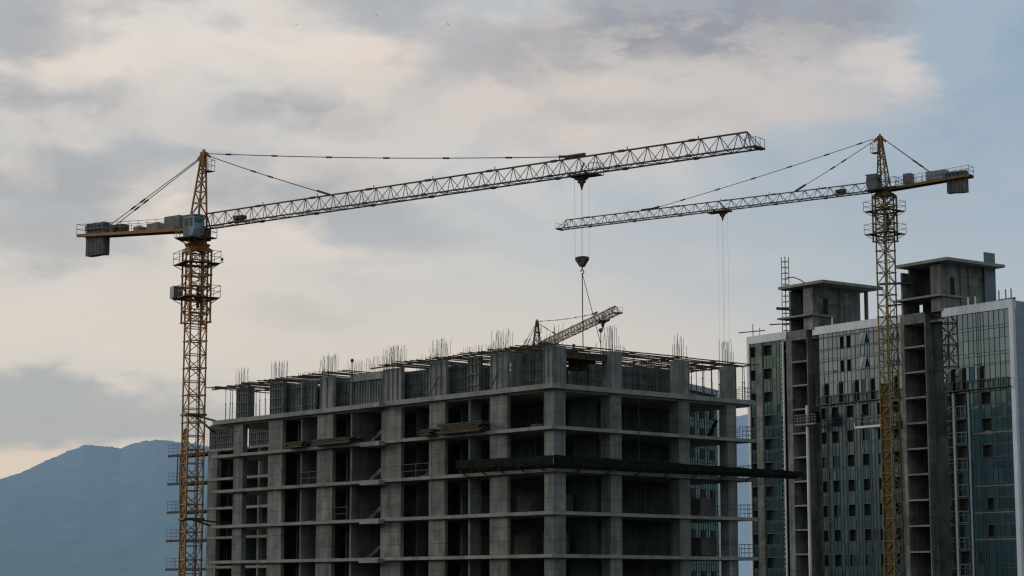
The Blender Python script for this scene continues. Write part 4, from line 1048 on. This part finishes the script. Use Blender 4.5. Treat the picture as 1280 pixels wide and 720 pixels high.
# ------------------------------------------------------------------ people
def person(label, loc, rz, pose):
    t = thing('person', label, 'person', loc, rz)
    V = [(0,0,.95),(0,0,1.12),(0,-.01,1.30),(0,0,1.45),(0,.01,1.56),(0,.0,1.66),(0,.015,1.76)]
    Rd = [.15,.14,.165,.12,.055,.095,.08]; Ed = [(i,i+1) for i in range(6)]
    for s in (-1,1):
        b = len(V); V += [(s*.10,0,.88),(s*.12,.02,.50),(s*.13,-.01,.10),(s*.13,.16,.045)]; Rd += [.095,.068,.045,.035]
        Ed += [(0,b),(b,b+1),(b+1,b+2),(b+2,b+3)]
        b = len(V); el_, wr = pose[0 if s < 0 else 1]
        V += [(s*.19,0,1.42),(s*el_[0],el_[1],el_[2]),(s*wr[0],wr[1],wr[2])]; Rd += [.065,.046,.034]; Ed += [(3,b),(b,b+1),(b+1,b+2)]
        d = (Vector(wr)-Vector(el_)).normalized()
        h = Vector((s*wr[0],wr[1],wr[2])); dd = Vector((s*d.x,d.y,d.z)); sd_ = dd.cross(Vector((s*1.0,.3,0))).normalized()
        pm = len(V); V.append(tuple(h+dd*.06)); Rd.append(.034); Ed.append((b+2,pm))
        for k, ln in enumerate((.070,.080,.075,.058)):
            off = sd_*(.030-.020*k); p1 = h+dd*(.10)+off; p2 = p1+dd*ln*.55+Vector((-s*.012,0,0)); p3 = p2+dd*ln*.45+Vector((-s*.028,0,0))
            f0 = len(V); V += [tuple(p1),tuple(p2),tuple(p3)]; Rd += [.010,.009,.008]; Ed += [(pm,f0),(f0,f0+1),(f0+1,f0+2)]
        p1 = h+dd*.04+sd_*.045; p2 = p1+dd*.04+sd_*.02; f0 = len(V); V += [tuple(p1),tuple(p2)]; Rd += [.012,.010]; Ed += [(pm,f0),(f0,f0+1)]
    me = bpy.data.meshes.new('body'); me.from_pydata(V,Ed,[]); o = bpy.data.objects.new('body', me); COL.objects.link(o); o.parent = t
    o.modifiers.new('skin','SKIN'); sub = o.modifiers.new('sub','SUBSURF'); sub.levels = 2; sub.render_levels = 2
    for i, r_ in enumerate(Rd): me.skin_vertices[0].data[i].radius = (r_,r_)
    me.skin_vertices[0].data[0].use_root = True
    me.materials.append(M['skin'])
    j = MB()      # jacket and trousers hang a little clear of the body
    def tube(pts, n=10):
        o0 = len(j.v)
        for (c_, rx, ry) in pts:
            for i in range(n): a_ = 2*math.pi*i/n; j.v.append((c_[0]+rx*math.cos(a_), c_[1]+ry*math.sin(a_), c_[2]))
        for k in range(len(pts)-1):
            for i in range(n): i2 = (i+1)%n; j.f.append((o0+k*n+i,o0+k*n+i2,o0+(k+1)*n+i2,o0+(k+1)*n+i))
    tube([((0,0,.82),.21,.17),((0,0,1.0),.20,.16),((0,0,1.2),.22,.165),((0,0,1.38),.23,.16),((0,0,1.48),.17,.13),((0,0,1.53),.09,.085)])
    for s in (-1,1): 
        el_, wr = pose[0 if s < 0 else 1]
        j.bar((s*.19,0,1.42),(s*el_[0],el_[1],el_[2]),.085,8,.068); j.bar((s*el_[0],el_[1],el_[2]),(s*wr[0],wr[1],wr[2]),.066,8,.05)
    j.build('jacket', M['cloth_dark'], t, True)
    j = MB()
    for s in (-1,1): j.bar((s*.10,0,.93),(s*.12,.02,.50),.125,8,.09); j.bar((s*.12,.02,.50),(s*.13,-.01,.08),.09,8,.075)
    j.build('trousers', M['cloth_dark'], t, True)
    hl_ = MB().ball((0,.005,1.735),.135,14,8,.85); hl_.prism([(.11*math.cos(a_/8*math.pi),.13+.09*math.sin(a_/8*math.pi),) for a_ in range(9)],1.725,1.74)
    hl_.build('helmet', M['helmet'], t, True)
    f = MB()
    f.ball((-.035,.092,1.668),.012,6,4).ball((.035,.092,1.668),.012,6,4); f.build('eye', M['net'], t)
    MB().bar((0,.09,1.665),(0,.118,1.63),.012,5,.018).build('nose', M['skin'], t); MB().box(-.025,.025,.082,.09,1.594,1.603).build('mouth', M['crane_dark'], t)
    for s in (-1,1): MB().ball((s*.098,-.005,1.655),.024,6,5,1.5).build('ear', M['skin'], t)
    return t
person('worker in dark clothes and helmet standing on top near the corner post', in_main(5.35,3.6,EYE+16.752), R(160), [((.30,.10,1.20),(.20,.30,1.12)),((.31,.08,1.19),(.18,.28,1.22))])
pw = C2 + Matrix.Rotation(PH2,4,'Z') @ Vector((-1.7,22.0,Z(20.002)))
person('worker in dark clothes standing in the white work cradle', pw, R(-50), [((.32,.12,1.22),(.26,.36,1.30)),((.32,.05,1.18),(.28,.26,1.10))])

def site_lamp(label, loc, h, r):
    t = thing('site_lamp', label, 'lamp', loc)
    MB().bar((0,0,0),(0,0,h),.035,6).bar((0,0,0),(0,0,.02),.14,6).build('pole', M['prop'], t)
    MB().ball((0,0,h+r*.8),r,12,8).bar((0,0,h-.05),(0,0,h+.08),.09,8).build('lamp_head', M['weight'], t, True)
site_lamp('round lamp head on a thin pole right of the worker on top', in_main(6.55,1.9,EYE+17.3), 2.15, .17)
site_lamp('small round knob on a thin pole above the slim pale post, left face', in_main(1.4,26.4,EYE+17.9), .95, .15)
site_lamp('little round lamp at the right edge of the lower crane platform, left crane', (-28.15,199.2,EYE+31.66), .25, .13)

def bird(label, p, s, rz):
    t = thing('bird', label, 'bird', p, rz)
    b = MB(); b.bar((-.16,0,0),(.02,0,.02),.025,6,.07); b.bar((.02,0,.02),(.20,0,.03),.07,6,.03); b.build('body', M['net'], t)
    for k in (-1,1):
        m = MB(); m.quad((.10,k*.05,.03),(-.08,k*.05,.03),(-.06,k*.32,.14),(.08,k*.32,.16)); m.quad((.08,k*.32,.16),(-.06,k*.32,.14),(-.12,k*.62,.06),(-.02,k*.62,.07)); m.build('wing', M['net'], t)
    t.scale = (s*.5,s*.5,s*.5)
def ray_pt(u, v, Y):
    th = R(8.332); x = (u-640)/2595; y = (360-v)/2595
    d = Vector((x, math.cos(th)-y*math.sin(th), math.sin(th)+y*math.cos(th))); return d*(Y/d.y)+Vector((0,0,EYE))
bird('dark bird, leftmost of the three specks high in the sky', ray_pt(370,31,260), 1.0, R(60))
bird('dark bird, highest of the three specks in the sky', ray_pt(470,20,260), 1.0, R(200))
bird('dark bird, rightmost of the three specks high in the sky', ray_pt(560,30.5,260), 1.0, R(-30))

scene.cycles.use_denoising = True
scene.cycles.max_bounces = 8; scene.cycles.diffuse_bounces = 4; scene.cycles.glossy_bounces = 4
scene.cycles.filter_width = 1.3
